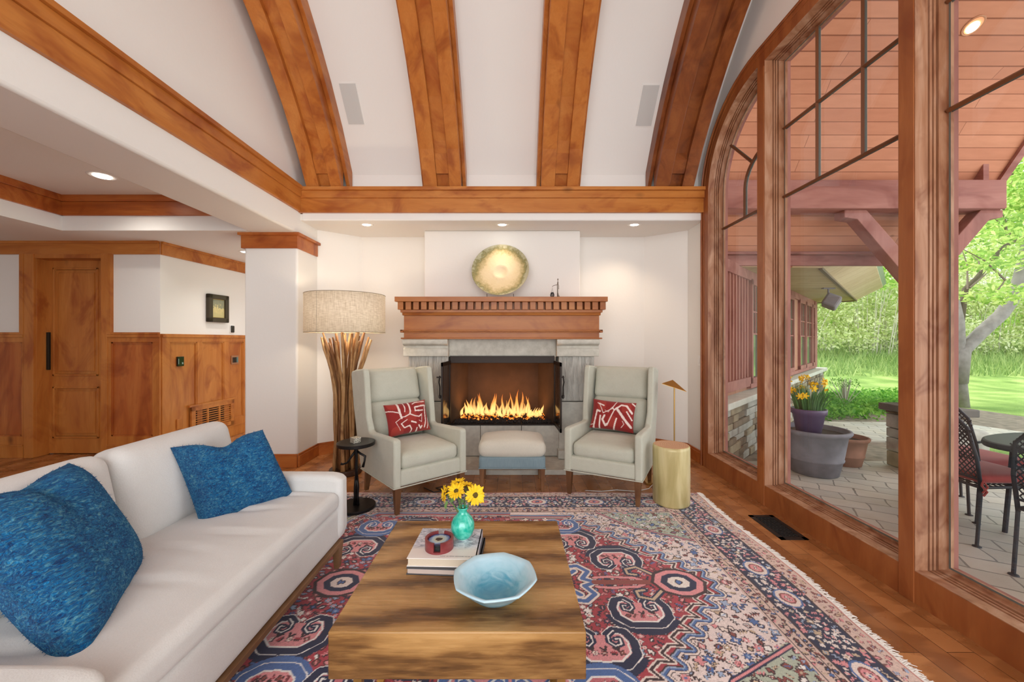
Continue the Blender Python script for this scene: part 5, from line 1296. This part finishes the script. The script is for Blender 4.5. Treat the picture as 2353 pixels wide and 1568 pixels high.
# porch ceiling -------------------------------------------------------------
def planks(name, c1, c2, rot=(0, 0, 0), rh=.1, plane='XZ'):
    t = NT(name); tc = t.n('ShaderNodeTexCoord'); sp = t.n('ShaderNodeSeparateXYZ'); cb = t.n('ShaderNodeCombineXYZ'); t.l(tc.outputs['Object'], sp.inputs[0])
    a, b_ = {'XZ': (0, 2), 'XY': (0, 1), 'UV': (0, 1)}[plane]; t.l(sp.outputs[a], cb.inputs[0]); t.l(sp.outputs[b_], cb.inputs[1])
    br = t.n('ShaderNodeTexBrick'); t.l(cb.outputs[0], br.inputs['Vector'])
    for k_, val in (('Scale', 1), ('Mortar Size', .003), ('Mortar Smooth', .2), ('Brick Width', 3.1), ('Row Height', rh), ('Bias', 0.)): br.inputs[k_].default_value = val
    br.inputs['Color1'].default_value = (*s2l(c1), 1); br.inputs['Color2'].default_value = (*s2l(c2), 1); br.inputs['Mortar'].default_value = (*s2l((146, 90, 66)), 1)
    f = t.noise(t.coord((.2, 1, 1)), 22, 4); vor = t.n('ShaderNodeTexVoronoi'); vor.inputs['Scale'].default_value = 3.5; t.l(t.coord((.7, 1, 1)), vor.inputs['Vector'])
    kn = t.ramp(vor.outputs['Distance'], [(0, (.5, .4, .35)), (.045, (.75, .68, .62)), (.08, (1, 1, 1))])
    c = t.mix(.5, br.outputs['Color'], t.ramp(f, [(.3, (.8, .76, .72)), (.7, (1, 1, 1))]), 'MULTIPLY'); c = t.mix(1., c, kn, 'MULTIPLY')
    t.base(c, .7, 0, .2); t.bump(br.outputs['Fac'], .3, -.006); return t.m
PCM = planks('porch_planks', (196, 130, 100), (210, 146, 114), rh=.098)
PCM2 = planks('porch_planks_upper', (198, 132, 102), (212, 148, 116), rh=.062)
s55 = math.tan(math.radians(55)); s30 = math.tan(math.radians(30))
L_ = [(4.80, 2.977-(4.80-4.31)*s55), (4.31, 2.977), (3.78, 3.727)]; up_ = [(3.78, 3.727), (1.8, 3.727+1.98*s30), (-.18, 3.727), (-1.2, 2.3)]
PO = thing('porch_roof', 'sloped cedar plank porch ceiling outside the window', 'porch roof', kind='structure')
def slab(m, pr, xa, xb, th=.12):
    for (ya, za), (yb, zb) in zip(pr[:-1], pr[1:]):
        m.add([(xa, ya, za), (xb, ya, za), (xb, yb, zb), (xa, yb, zb), (xa, ya, za+th), (xb, ya, za+th), (xb, yb, zb+th), (xa, yb, zb+th)], [(0, 1, 2, 3), (4, 7, 6, 5), (0, 4, 5, 1), (1, 5, 6, 2), (2, 6, 7, 3), (3, 7, 4, 0)])
m = MB(); slab(m, L_, 2.03, 5.38); m.build('lower_planks', PCM, PO)
m = MB(); slab(m, up_, 2.03, 5.38); m.build('upper_planks', PCM2, PO)
m = MB(); slab(m, [(4.84, 2.977-(4.84-4.31)*s55-.06), (4.31, 2.92), (3.78, 3.67), (1.8, 4.80)], 5.36, 5.44, .2); m.box(2.03, 5.4, 4.79, 4.84, 2.12, 2.33); m.box(2.03, 5.4, 4.70, 4.80, 2.24, 2.26); m.build('fascia_board', WP, PO)
PD = thing('porch_downlight', 'glowing recessed light in the porch ceiling at upper right', 'ceiling light', (1.9+.0, 0, 0))
# place on upper plane via direction of photo position (2237,58)
k1, k2 = (2237-1172)/900., (783-58)/900.; yy = (3.727+3.78*s30-1.2)/(k2+s30); PD.location = (k1*yy, yy, 1.2+k2*yy-.004); PD.rotation_euler = (math.radians(-30), 0, 0)
MB().lathe([(.062, .004), (.075, -.004), (.08, .0), (.078, .006)], 32).build('trim_ring', plain('copper_ring', (190, 130, 90), .5), PD, smooth=True)
MB().lathe([(.042, -.002), (.064, -.001), (.064, .004), (.042, .002)], 28).build('reflector', plain('copper_reflector', (226, 150, 96), .3, .2), PD)
MB().lathe([(.001, 0), (.044, 0), (.044, .003), (.001, .003)], 28, (0, .010, -.008)).build('lens', LENS, PD)
TB = thing('timber_beam', 'heavy reddish brown timber beam carrying the porch roof', 'beam', (0, 4.2, 2.62))
MB().box(2.05, 5.33, 0, .23, 0, .308).build('beam_body', WP, TB, bevel=.008)
MB().box(5.10, 5.16, .02, .2, .308, .50).build('purlin_block', WP, TB)
PT_ = thing('porch_post', 'reddish timber post with two curved braces under the porch beam', 'post', (4.49, 4.32, PZ))
MB().box(-.10, .10, -.10, .10, .70, 2.82).build('post_shaft', WPZ, PT_, bevel=.008)
for s_ in (-1, 1):
    m = MB(); m.prism([(s_*.09, 1.98), (s_*.09, 2.22), (s_*.62, 2.82), (s_*.86, 2.82), (s_*.86, 2.74), (s_*.72, 2.72)], 'y', -.07, .07); m.build('brace', WPZ, PT_, bevel=.006)
# stone pier
STW = []
for i, (c1, c2) in enumerate((((150, 136, 112), (196, 186, 164)), ((120, 104, 86), (168, 152, 128)), ((164, 160, 150), (206, 202, 190)))):
    STW.append(plain('ledge_stone_%d' % i, c1, .9, 0, (14, .8), var=.25))
PR = thing('stone_pier', 'low stacked stone pier with a dark cap slab on the patio', 'pier', (4.45, 4.20, PZ)); z = 0.; R = random.Random(2)
while z < .60:
    hh = R.uniform(.10, .17); hh = min(hh, .62-z); x = -.22
    MB().box(x+R.uniform(0, .015), .22-R.uniform(0, .015), -.22+R.uniform(0, .015), .22, z+.004, z+hh).build('stone_course', STW[R.randrange(3)], PR, bevel=.012, seg=2); z += hh+.002
MB().box(-.27, .27, -.27, .25, .625, .70).build('cap_slab', plain('slate_cap', (104, 100, 94), .8, 0, (20, .5)), PR, bevel=.01)
# neighbouring wing ------------------------------------------------------------
WG = thing('house_wing', 'wood sided house wing with stone base and small paned windows beyond the patio', 'building', (0, 0, 0))
a0 = Vector((2.12, 4.16, 0)); dW = Vector((.705, .709, 0)); nW = Vector((.709, -.705, 0))
def WP_(s_, z, d_): return tuple(a0+dW*s_+nW*d_+Vector((0, 0, z)))
def wbx(m, a, b_, za, zb, d0, d1, mi=0):
    v = [WP_(s_, z, dd) for s_ in (a, b_) for dd in (d0, d1) for z in (za, zb)]
    m.add(v, [(0, 1, 3, 2), (4, 6, 7, 5), (0, 4, 5, 1), (2, 3, 7, 6), (0, 2, 6, 4), (1, 5, 7, 3)], mi)
def w_s(px):
    k_ = (px-1172)/900.; return (k_*a0.y-a0.x)/(dW.x-k_*dW.y)
sE = 7.22
m = MB(); wbx(m, 0, sE, .52, 2.12, -.15, 0); m.build('siding', planks('wing_siding', (176, 128, 104), (190, 142, 118), rh=.13, plane='XY'), WG)
m = MB()
s_ = 0.
while s_ < w_s(1716): wbx(m, s_, s_+.03, .66, 2.04, 0, .02); s_ += .125
m.build('batten', WPZ, WG)
m = MB(); wbx(m, 0, sE+.05, 2.0, 2.14, 0, .035); wbx(m, 0, w_s(1718), .60, .72, 0, .04); wbx(m, w_s(1716), sE, .57, .63, 0, .05); wbx(m, sE-.28, sE+.04, .62, 2.1, 0, .05)
m.build('trim_board', WP, WG)
dark = NT('wing_window_glass'); dark.base(s2l((120, 140, 120)), .06, 0, .8); dark.b.inputs['Metallic'].default_value = .55
for (pa, pb) in ((1720, 1742), (1744, 1778), (1786, 1820), (1833, 1847), (1848, 1862), (1863, 1872)):
    a, b_ = w_s(pa), w_s(pb); m = MB()
    for q in ((a, a+.06, .63, 2.02), (b_-.06, b_, .63, 2.02), (a, b_, .63, .70), (a, b_, 1.95, 2.02)): wbx(m, q[0], q[1], q[2], q[3], 0, .045)
    wbx(m, (a+b_)/2-.012, (a+b_)/2+.012, 1.3, 2.0, .01, .03); wbx(m, a, b_, 1.58, 1.60, .01, .03); wbx(m, a, b_, 1.28, 1.30, .01, .03)
    fo = m.build('window', WPZ, WG)
    m = MB(); wbx(m, a+.05, b_-.05, .68, 1.97, .004, .012); m.build('pane', dark.m, fo)
# stone base: individual course blocks in one part
m = MB(); R = random.Random(8); z = PZ
while z < .46:
    hh = min(R.uniform(.07, .15), .48-z); s_ = -.05
    while s_ < sE+.25:
        L = R.uniform(.15, .42); wbx(m, s_+.005, s_+L-.005, z+.004, z+hh-.004, 0, .12+R.uniform(0, .03), R.randrange(3)); s_ += L
    z += hh
m.build('stone_base', STW, WG, bevel=.008)
m = MB(); wbx(m, -.05, sE+.35, PZ, .45, -.1, .10); m.build('mortar_core', plain('mortar', (120, 110, 98), .95), WG)
m = MB(); wbx(m, -.05, sE+.42, .48, .55, -.05, .20); m.build('stone_cap', plain('cap_stone', (198, 196, 184), .85, 0, (24, .6), var=.1), WG, bevel=.01)
SOFM = planks('soffit_boards', (176, 156, 118), (190, 170, 132), rh=.12, plane='XY')
m = MB(); m.prism([WP_(s_, 0, d_)[:2] for s_, d_ in ((.95, -.05), (sE+.35, -.1), (sE+.35, .74), (1.85, .74))], 'z', 2.12, 2.15); m.build('soffit', SOFM, WG)
m = MB(); V = [WP_(s_, z, d_) for s_, z, d_ in ((1.85, 2.12, .72), (sE+.28, 2.12, .72), (sE+.7, 2.42, 1.16), (2.3, 2.42, 1.16), (1.85, 2.15, .72), (sE+.28, 2.15, .72), (sE+.7, 2.46, 1.16), (2.3, 2.46, 1.16))]
m.add(V, [(0, 1, 2, 3), (4, 7, 6, 5), (0, 4, 5, 1), (1, 5, 6, 2), (2, 6, 7, 3), (3, 7, 4, 0)])
m.build('sloped_eave', planks('eave_boards', (196, 172, 138), (206, 184, 150), rh=.3, plane='XY'), WG)
m = MB(); wbx(m, 1.85, sE+.30, 2.10, 2.16, .70, .74); wbx(m, sE+.28, sE+.33, 2.10, 2.17, -.1, .74); m.build('eave_trim', plain('brown_trim', (96, 76, 52), .7), WG)
m = MB(); V = [WP_(s_, z, d_) for s_, z, d_ in ((2.3, 2.43, 1.15), (sE+.7, 2.43, 1.15), (sE+.72, 2.50, 1.22), (2.35, 2.50, 1.22), (sE+.2, 3.6, -.4), (1.1, 3.6, -.4))]
m.add(V, [(0, 1, 2, 3), (3, 2, 4, 5)]); m.build('roof', plain('green_grey_shingle', (142, 156, 128), .9, 0, (30, .8)), WG)
SPO = thing('outdoor_speaker', 'small grey outdoor speaker hanging under the wing soffit', 'speaker', WP_(w_s(1836)-.9, 1.80, .55))
sg = plain('speaker_grey', (128, 122, 124), .7)
o = MB().box(-.13, .13, -.11, .11, -.02, .20).build('cabinet', sg, SPO, bevel=.03); o.rotation_euler = (.5, .2, .9); o.location = (0, 0, 0)
MB().tube([(0, 0, .18), (0, 0, .31)], .015, 8).build('bracket', sg, SPO); MB().box(-.1, .1, -.03, .03, .30, .32).build('mounting_plate', sg, SPO)

# pots ---------------------------------------------------------------------------
def pot(nm, lab, c_, r, h_, mat, rim=.04):
    P = thing(nm, lab, 'plant pot', (*c_, PZ))
    MB().lathe([(r*.62, 0), (r*.66, .005), (r*.76, h_*.32), (r*.79, h_*.33), (r*.80, h_*.36), (r*.78, h_*.37), (r*.9, h_-rim*1.3), (r*.95, h_-rim*1.2), (r*1.0, h_-rim*.7), (r*1.01, h_-rim*.3), (r*.98, h_), (r*.90, h_), (r*.88, h_-rim), (r*.86, h_-.06)], 48).build('pot_body', mat, P, smooth=True)
    MB().lathe([(.001, 0), (r*.88, 0), (r*.88, .012), (.001, .012)], 24, (0, 0, h_-.06)).build('soil', plain('soil_'+nm, (60, 46, 36), .95, 0, (60, 1.)), P)
    return P
POTG = plain('weathered_grey_pot', (124, 122, 130), .75, 0, (14, .3), var=.18); POTT = plain('terracotta_pot', (150, 108, 88), .8, 0, (14, .3), var=.2); POTV = plain('purple_plastic', (92, 72, 104), .4)
pot('large_planter', 'large weathered grey planter pot on the patio', (3.23, 4.16), .315, .47, POTG)
pot('terracotta_planter', 'smaller terracotta pot right of the grey planter', (3.80, 4.44), .215, .32, POTT, .035)
PV = thing('purple_pot', 'purple plastic pot of daffodils standing in the large grey planter', 'plant pot', (3.14, 4.12, PZ+.425))
MB().lathe([(.10, 0), (.105, .003), (.140, .20), (.155, .21), (.160, .24), (.158, .262), (.148, .262), (.145, .24), (.001, .235)], 40).build('pot_body', POTV, PV, smooth=True)
LEAF = plain('daffodil_leaf', (84, 128, 66), .6, var=.25)
R = random.Random(31); m = MB()
for i in range(150):
    a = R.random()*6.28; r_ = R.random()**.5*.11; L = R.uniform(.16, .34); a2 = R.random()*6.28; sp_ = R.uniform(.0, .10)
    b0 = Vector((3.14+r_*math.cos(a), 4.12+r_*math.sin(a), PZ+.65)); e = b0+Vector((sp_*math.cos(a), sp_*math.sin(a), L)); s_ = Vector((math.cos(a2), math.sin(a2), 0))*.007; md = b0.lerp(e, .5)
    m.add([b0-s_, b0+s_, md+s_*.9, md-s_*.9, e+Vector((.02*math.cos(a), .02*math.sin(a), -.01))], [(0, 1, 2, 3), (3, 2, 4)])
DL = thing('daffodils', 'clump of yellow daffodils growing in the purple pot', 'flowers', (3.14, 4.12, PZ+.65))
def off(m, o_): m.v = [(p_[0]-o_[0], p_[1]-o_[1], p_[2]-o_[2]) for p_ in m.v]; return m
off(m, DL.location).build('leaves', LEAF, DL, recalc=False)
for i in range(17):
    a = R.random()*6.28; r_ = .04+R.random()*.16; c_ = Vector((r_*math.cos(a), r_*math.sin(a), R.uniform(.16, .36))); d_ = Vector((math.cos(a), math.sin(a)-.6, R.uniform(0, .5))).normalized()
    M = Matrix.Translation(c_) @ d_.to_track_quat('Z', 'Y').to_matrix().to_4x4(); m = MB()
    for k_ in range(6):
        t_ = 2*PI*k_/6; m.add([(0, 0, 0), (.026*math.cos(t_-.35), .026*math.sin(t_-.35), .006), (.042*math.cos(t_), .042*math.sin(t_), .002), (.026*math.cos(t_+.35), .026*math.sin(t_+.35), .006)], [(0, 1, 2, 3)], 0, M)
    m.lathe([(.008, 0), (.012, .02), (.017, .032)], 10, M=M); m.build('bloom', YEL, DL, recalc=False)
# patio furniture -------------------------------------------------------------------------
IRN = plain('black_iron', (40, 43, 50), .6, .1); CUS = fabric('brick_red_cushion', (138, 56, 56), (160, 76, 72), 200)
def patio_chair(label, loc, rz, arms=False, tie=False):
    P = thing('patio_chair', label, 'patio chair', loc, rz)  # local: back at x=0 plane, faces +x, seat y 0..w
    w_ = .48; sd = .46; zb = .44
    # back frame arch
    pts = [(0, 0, .38), (-.03, .0, .60), (-.06, .03, .80), (-.075, .10, .88), (-.08, w_/2, .90), (-.075, w_-.10, .88), (-.06, w_-.03, .80), (-.03, w_, .60), (0, w_, .38)]
    MB().tube(pts, .011, 8).build('back_frame', IRN, P, smooth=True)
    m = MB(); n_ = 15
    def top(y): return .885-.09*abs((y-w_/2)/(w_/2))**4
    for sgn in (-1, 1):
        for i in range(-n_, 2*n_):
            y0 = i*w_/n_; P_ = []
            for k_ in range(25):
                z = .46+.44*k_/24; y = y0+sgn*(z-.46)*.85
                if 0.005 <= y <= w_-.005 and z < top(y): P_.append((-.0-(z-.40)*.16, y, z))
            if len(P_) > 1: m.tube([P_[0], P_[len(P_)//2], P_[-1]], .0042, 4)
    m.tube([(-.01, 0, .455), (-.01, w_, .455)], .008, 6); m.build('back_lattice', IRN, P)
    MB().tube([(0, 0, .40), (sd, 0, .41), (sd, w_, .41), (0, w_, .40), (0, 0, .40)], .011, 8).build('seat_frame', IRN, P)
    m = MB()
    for i in range(1, 12): m.tube([(sd*i/12, 0, .41), (sd*i/12, w_, .41)], .004, 4); m.tube([(0, w_*i/12, .41), (sd, w_*i/12, .41)], .004, 4)
    m.build('seat_mesh', IRN, P)
    for (x, y, e) in ((0, 0, -.03), (0, w_, -.03), (sd, 0, .02), (sd, w_, .02)):
        m = MB(); m.tube([(x, y, .40), (x+e*.5, y, .2), (x+e, y, .01)], .010, 8); m.lathe([(.001, 0), (.024, 0), (.022, .006), (.001, .014)], 14, (x+e, y, 0)); m.build('leg', IRN, P)
    if arms:
        for y in (0, w_): MB().tube([(-.03, y, .62), (.15, y, .63), (.40, y, .60), (.44, y, .56), (.42, y, .42)], .010, 8).build('armrest', IRN, P)
    c_ = MB().soft(.01, sd, .01, w_-.01, .42, .475, .025, n=10, bz=.01).build('seat_cushion', CUS, P, smooth=True)
    if tie:
        m = MB(); m.tube([(.0, -.01, .45), (-.02, -.02, .42), (.01, -.025, .38), (-.01, -.02, .35)], .007, 5); m.tube([(.0, -.01, .45), (.02, -.02, .41), (-.015, -.02, .37)], .006, 5); m.build('tie', CUS, P)
    return P
patio_chair('black lattice patio chair with red cushion and tie, nearest the window mullion', (3.20, 2.66, PZ), 0, tie=True)
patio_chair('black lattice patio armchair with red cushion, farthest back by the table', (3.60, 3.0, PZ), math.radians(4), arms=True)
patio_chair('black lattice patio chair cut by the right edge of the picture', (3.06, 1.86, PZ), math.radians(3))
PTB = thing('patio_table', 'oval black metal patio table beside the lattice chairs', 'patio table', (4.05, 2.66, PZ))
MB().lathe([(.001, .66), (1, .66), (1.01, .675), (1.0, .695), (.98, .70), (.001, .70)], 56, M=Matrix.Diagonal((.74, .34, 1, 1))).build('table_top', IRN, PTB)
for x, y in ((-.4, -.18), (-.4, .18), (.4, -.18), (.4, .18)): MB().tube([(x, y, .66), (x*1.1, y*1.1, 0)], .014, 8).build('leg', IRN, PTB)

# vegetation --------------------------------------------------------------------------
def leafmat(name, cols, trans=.48):
    t = NT(name); g_ = t.n('ShaderNodeNewGeometry'); oi = t.ramp(g_.outputs['Random Per Island'], [(i/(len(cols)-1.), s2l(c_)) for i, c_ in enumerate(cols)])
    t.base(oi, .6, 0, .2); tl = t.n('ShaderNodeBsdfTranslucent'); t.l(oi, tl.inputs[0]); mx = t.n('ShaderNodeMixShader'); mx.inputs[0].default_value = trans
    t.l(t.b.outputs[0], mx.inputs[1]); t.l(tl.outputs[0], mx.inputs[2]); t.l(mx.outputs[0], t.out.inputs[0]); return t.m
GREEN1 = leafmat('spring_leaves', [(116, 160, 70), (160, 200, 96), (198, 220, 124), (226, 236, 160)])
GREEN2 = leafmat('willow_leaves', [(160, 184, 112), (202, 216, 146), (224, 230, 178), (240, 242, 214)])  # tree and thicket leaf tones whitened, garden haze put into the colour
GREEN3 = leafmat('groundcover_leaves', [(70, 128, 44), (110, 166, 64), (150, 196, 90)])
GRASS = leafmat('grass_blades', [(116, 146, 84), (150, 176, 104), (184, 200, 132)], .3)
TWG = plain('pale_twig', (196, 190, 176), .9); BARK = plain('grey_bark', (138, 132, 130), .85, 0, (20, .8), var=.2)
def leafcloud(cs, n, size, rng, flat=1.):
    """cs: list of (cx,cy,cz,rx,ry,rz); returns verts, faces arrays"""
    wts = np.array([c_[3]*c_[4]*c_[5] for c_ in cs])**.67; k_ = rng.choice(len(cs), n, p=wts/wts.sum()); c_ = np.array(cs)[k_]
    d_ = rng.normal(size=(n, 3)); d_ /= np.linalg.norm(d_, axis=1)[:, None]; r_ = rng.random(n)**.4
    p_ = c_[:, :3]+d_*r_[:, None]*c_[:, 3:]
    a = rng.normal(size=(n, 3)); a[:, 2] *= flat; a /= np.linalg.norm(a, axis=1)[:, None]; b_ = np.cross(a, rng.normal(size=(n, 3))); b_ /= np.linalg.norm(b_, axis=1)[:, None]
    s_ = size*rng.uniform(.6, 1.3, n)[:, None]
    V = np.stack([p_-a*s_, p_+b_*s_*.45, p_+a*s_, p_-b_*s_*.45], 1).reshape(-1, 3); return V
def npmesh(name, V, mat, parent=None, nper=4):
    n = len(V)//nper; me = bpy.data.meshes.new(name); me.vertices.add(len(V)); me.vertices.foreach_set('co', V.astype(np.float32).ravel())
    me.loops.add(n*nper); me.loops.foreach_set('vertex_index', np.arange(n*nper, dtype=np.int32)); me.polygons.add(n)
    me.polygons.foreach_set('loop_start', np.arange(0, n*nper, nper, dtype=np.int32)); me.polygons.foreach_set('loop_total', np.full(n, nper, dtype=np.int32)); me.update(calc_edges=True)
    me.materials.append(mat); o = bpy.data.objects.new(name, me); COL.objects.link(o)
    if parent is not None: o.parent = parent
    return o
rng = np.random.default_rng(5)
# groundcover
cs = [(x, y, PZ+.05, .35, .35, .16) for x in np.arange(5.6, 10.5, .42) for y in np.arange(6.7, 10., .45) if 7.0+(x-5.6)*.12 < y < 11 and .70 < x/y < 1.1]
tag(npmesh('groundcover', leafcloud(cs, 9000, .045, rng), GREEN3), 'low leafy groundcover beyond the stone path', 'groundcover', None, 'stuff')
# tall grass
n = 14000; gx_ = rng.uniform(7, 30, n); gy_ = rng.uniform(13.2, 20.5, n); keep = (gx_/gy_ > .55) & (gx_/gy_ < 1.6); gx_, gy_ = gx_[keep], gy_[keep]; n = len(gx_)
gz_ = np.array([ground_z(a, b_) for a, b_ in zip(gx_, gy_)])-.03; hg = rng.uniform(.15, .5, n); an = rng.uniform(0, PI, n); tw = rng.normal(0, .12, (n, 2))
sx_, sy_ = np.cos(an)*.02, np.sin(an)*.02
V = np.stack([np.stack([gx_-sx_, gy_-sy_, gz_], 1), np.stack([gx_+sx_, gy_+sy_, gz_], 1), np.stack([gx_+tw[:, 0], gy_+tw[:, 1], gz_+hg], 1)], 1).reshape(-1, 3)
tag(npmesh('tall_grass', V, GRASS, None, 3), 'tall unmown grass at the far end of the lawn', 'grass', None, 'stuff')
# thicket bushes
def bush(label, x, y, w_, h_, mat, n, size, nst=22, name='thicket_shrub'):
    z0 = ground_z(x, y)-.05; B = thing(name, label, 'shrub', (x, y, z0)); R = random.Random(int(x*31+y*17))
    m = MB()
    for i in range(nst):
        a = R.uniform(-1, 1); b_ = R.uniform(-.6, .6); L = h_*R.uniform(.6, 1.05)
        m.tube([(a*w_*.25, b_*w_*.25, 0), (a*w_*.35, b_*w_*.35, L*.5), (a*w_*.6+R.uniform(-.2, .2), b_*w_*.5, L)], [.014, .010, .004], 5)
    m.build('stems', TWG, B, recalc=False)
    cs = [(R.uniform(-.5, .5)*w_, R.uniform(-.4, .4)*w_, h_*R.uniform(.04, .98), w_*.22, w_*.2, h_*.12) for _ in range(34)]
    npmesh('foliage', leafcloud(cs, n, size, rng), mat, B)
spots = [(12.2, 16.9), (14.2, 18.3), (15.8, 17.4), (17.8, 18.2), (19.8, 17.6), (22.0, 18.0), (24.2, 17.2), (26.5, 17.6)]
where = ['just right of the house wing', 'second from the house wing', 'third from the house wing', 'fourth from the house wing', 'just left of the grey tree', 'right behind the grey tree', 'at the right edge of the garden', 'beyond the right edge of the garden']
for i, (x, y) in enumerate(spots): bush('pale willow thicket shrub at the lawn end, '+where[i], x, y, 3.0, 4.3+.5*(i % 3), GREEN2, 7000, .08)
for i, (x, y) in enumerate([(13.6, 22.5), (17.5, 23.), (21.8, 23.5), (26.5, 23.), (31.5, 23.)]):
    T = thing('background_tree', ['tall light green tree behind the house wing end', 'tall light green tree behind the middle of the thicket', 'tall light green tree left of the grey trunk, far back', 'tall light green tree behind the grey trunk, far back', 'tall light green tree at the far right of the garden'][i], 'tree', (x, y, .6))
    MB().tube([(0, 0, 0), (.1, 0, 4), (0, .1, 9)], [.22, .16, .05], 8).build('trunk', BARK, T)
    R = random.Random(i); cs = [(R.uniform(-2.4, 2.4), R.uniform(-1.5, 1.5), R.uniform(.6, 12.), 1.3, 1.2, 1.1) for _ in range(40)]
    npmesh('crown', leafcloud(cs, 9500, .13, rng), GREEN1, T)
# bare shrub beside pot
BS = thing('bare_shrub', 'small sparse budding shrub beside the end of the house wing', 'shrub', (7.15, 8.35, PZ)); m = MB(); R = random.Random(6)
for i in range(26):
    a = R.random()*6.28; r_ = R.uniform(.05, .28); h_ = R.uniform(.35, .62); m.tube([(0, 0, 0), (r_*.5*math.cos(a), r_*.5*math.sin(a), h_*.5), (r_*math.cos(a), r_*math.sin(a), h_)], [.01, .008, .004], 5)
m.build('stems', TWG, BS, recalc=False); npmesh('buds', leafcloud([(0, 0, .5, .28, .28, .14)], 260, .02, rng), GREEN3, BS)
# big tree on the right
TR = thing('maple_tree', 'grey barked tree with a long curving limb at the right', 'tree', (9.6, 8.35, PZ)); o_ = TR.location
def pw(px, py, y): return ((px-1172)/900.*y-o_[0], y-o_[1], 1.2-(py-783)/900.*y-o_[2])
MB().tube([(.05, 0, -.05), (0, 0, .7), pw(2207, 800, 8.3), pw(2208, 740, 8.3), pw(2200, 690, 8.35)], [.11, .09, .08, .06, .04], 10).build('trunk', BARK, TR, smooth=True)
MB().tube([(0, 0, .50), pw(2213, 806, 8.3), pw(2255, 764, 8.25), pw(2300, 724, 8.2), pw(2335, 676, 8.2), pw(2352, 610, 8.2), pw(2375, 500, 8.3), pw(2420, 300, 8.5)], [.12, .125, .12, .115, .11, .105, .08, .05], 12).build('limb', BARK, TR, smooth=True)
MB().tube([(0, 0, 1.75), pw(2218, 664, 8.3), pw(2245, 640, 8.2), pw(2272, 605, 8.1), pw(2310, 565, 8.), pw(2400, 520, 7.8)], [.06, .05, .05, .042, .035, .02], 8).build('limb', plain('dark_bark', (98, 90, 74), .9), TR, smooth=True)
R = random.Random(13)
for i in range(16):
    p0 = Vector(pw(R.uniform(2200, 2400), R.uniform(420, 720), 7.3)); q = p0+Vector((R.uniform(-.9, .9), R.uniform(-.6, .6), R.uniform(.2, 1.3)))
    MB().tube([p0, p0.lerp(q, .5)+Vector((.06, 0, .05)), q], [.018, .012, .004], 5).build('twig', plain('twig_brown', (110, 98, 84), .9) if i == 0 else bpy.data.materials['twig_brown'], TR)
cs = []
for i in range(46):
    px, py = R.uniform(2195, 2480), R.uniform(330, 700); y = R.uniform(6.6, 8.6); c_ = pw(px, py, y); s_ = R.uniform(.25, .45); cs.append((*c_, s_*1.4, s_, s_*.5))
for i in range(30):
    c_ = pw(R.uniform(2300, 2700), R.uniform(200, 520), R.uniform(7, 9)); cs.append((*c_, .6, .5, .4))
for i in range(14):
    c_ = pw(R.uniform(1950, 2060), R.uniform(560, 660), R.uniform(9.5, 10.5)); cs.append((*c_, .45, .4, .25))
npmesh('crown', leafcloud(cs, 17000, .055, rng, .5), GREEN1, TR)
# low garden stone
tag(MB().soft(5.35, 5.85, 4.75, 5.1, PZ, PZ+.30, .05, n=6).build('garden_boulder', STW[2], smooth=True), 'flat pale boulder on the gravel behind the patio table', 'rock')
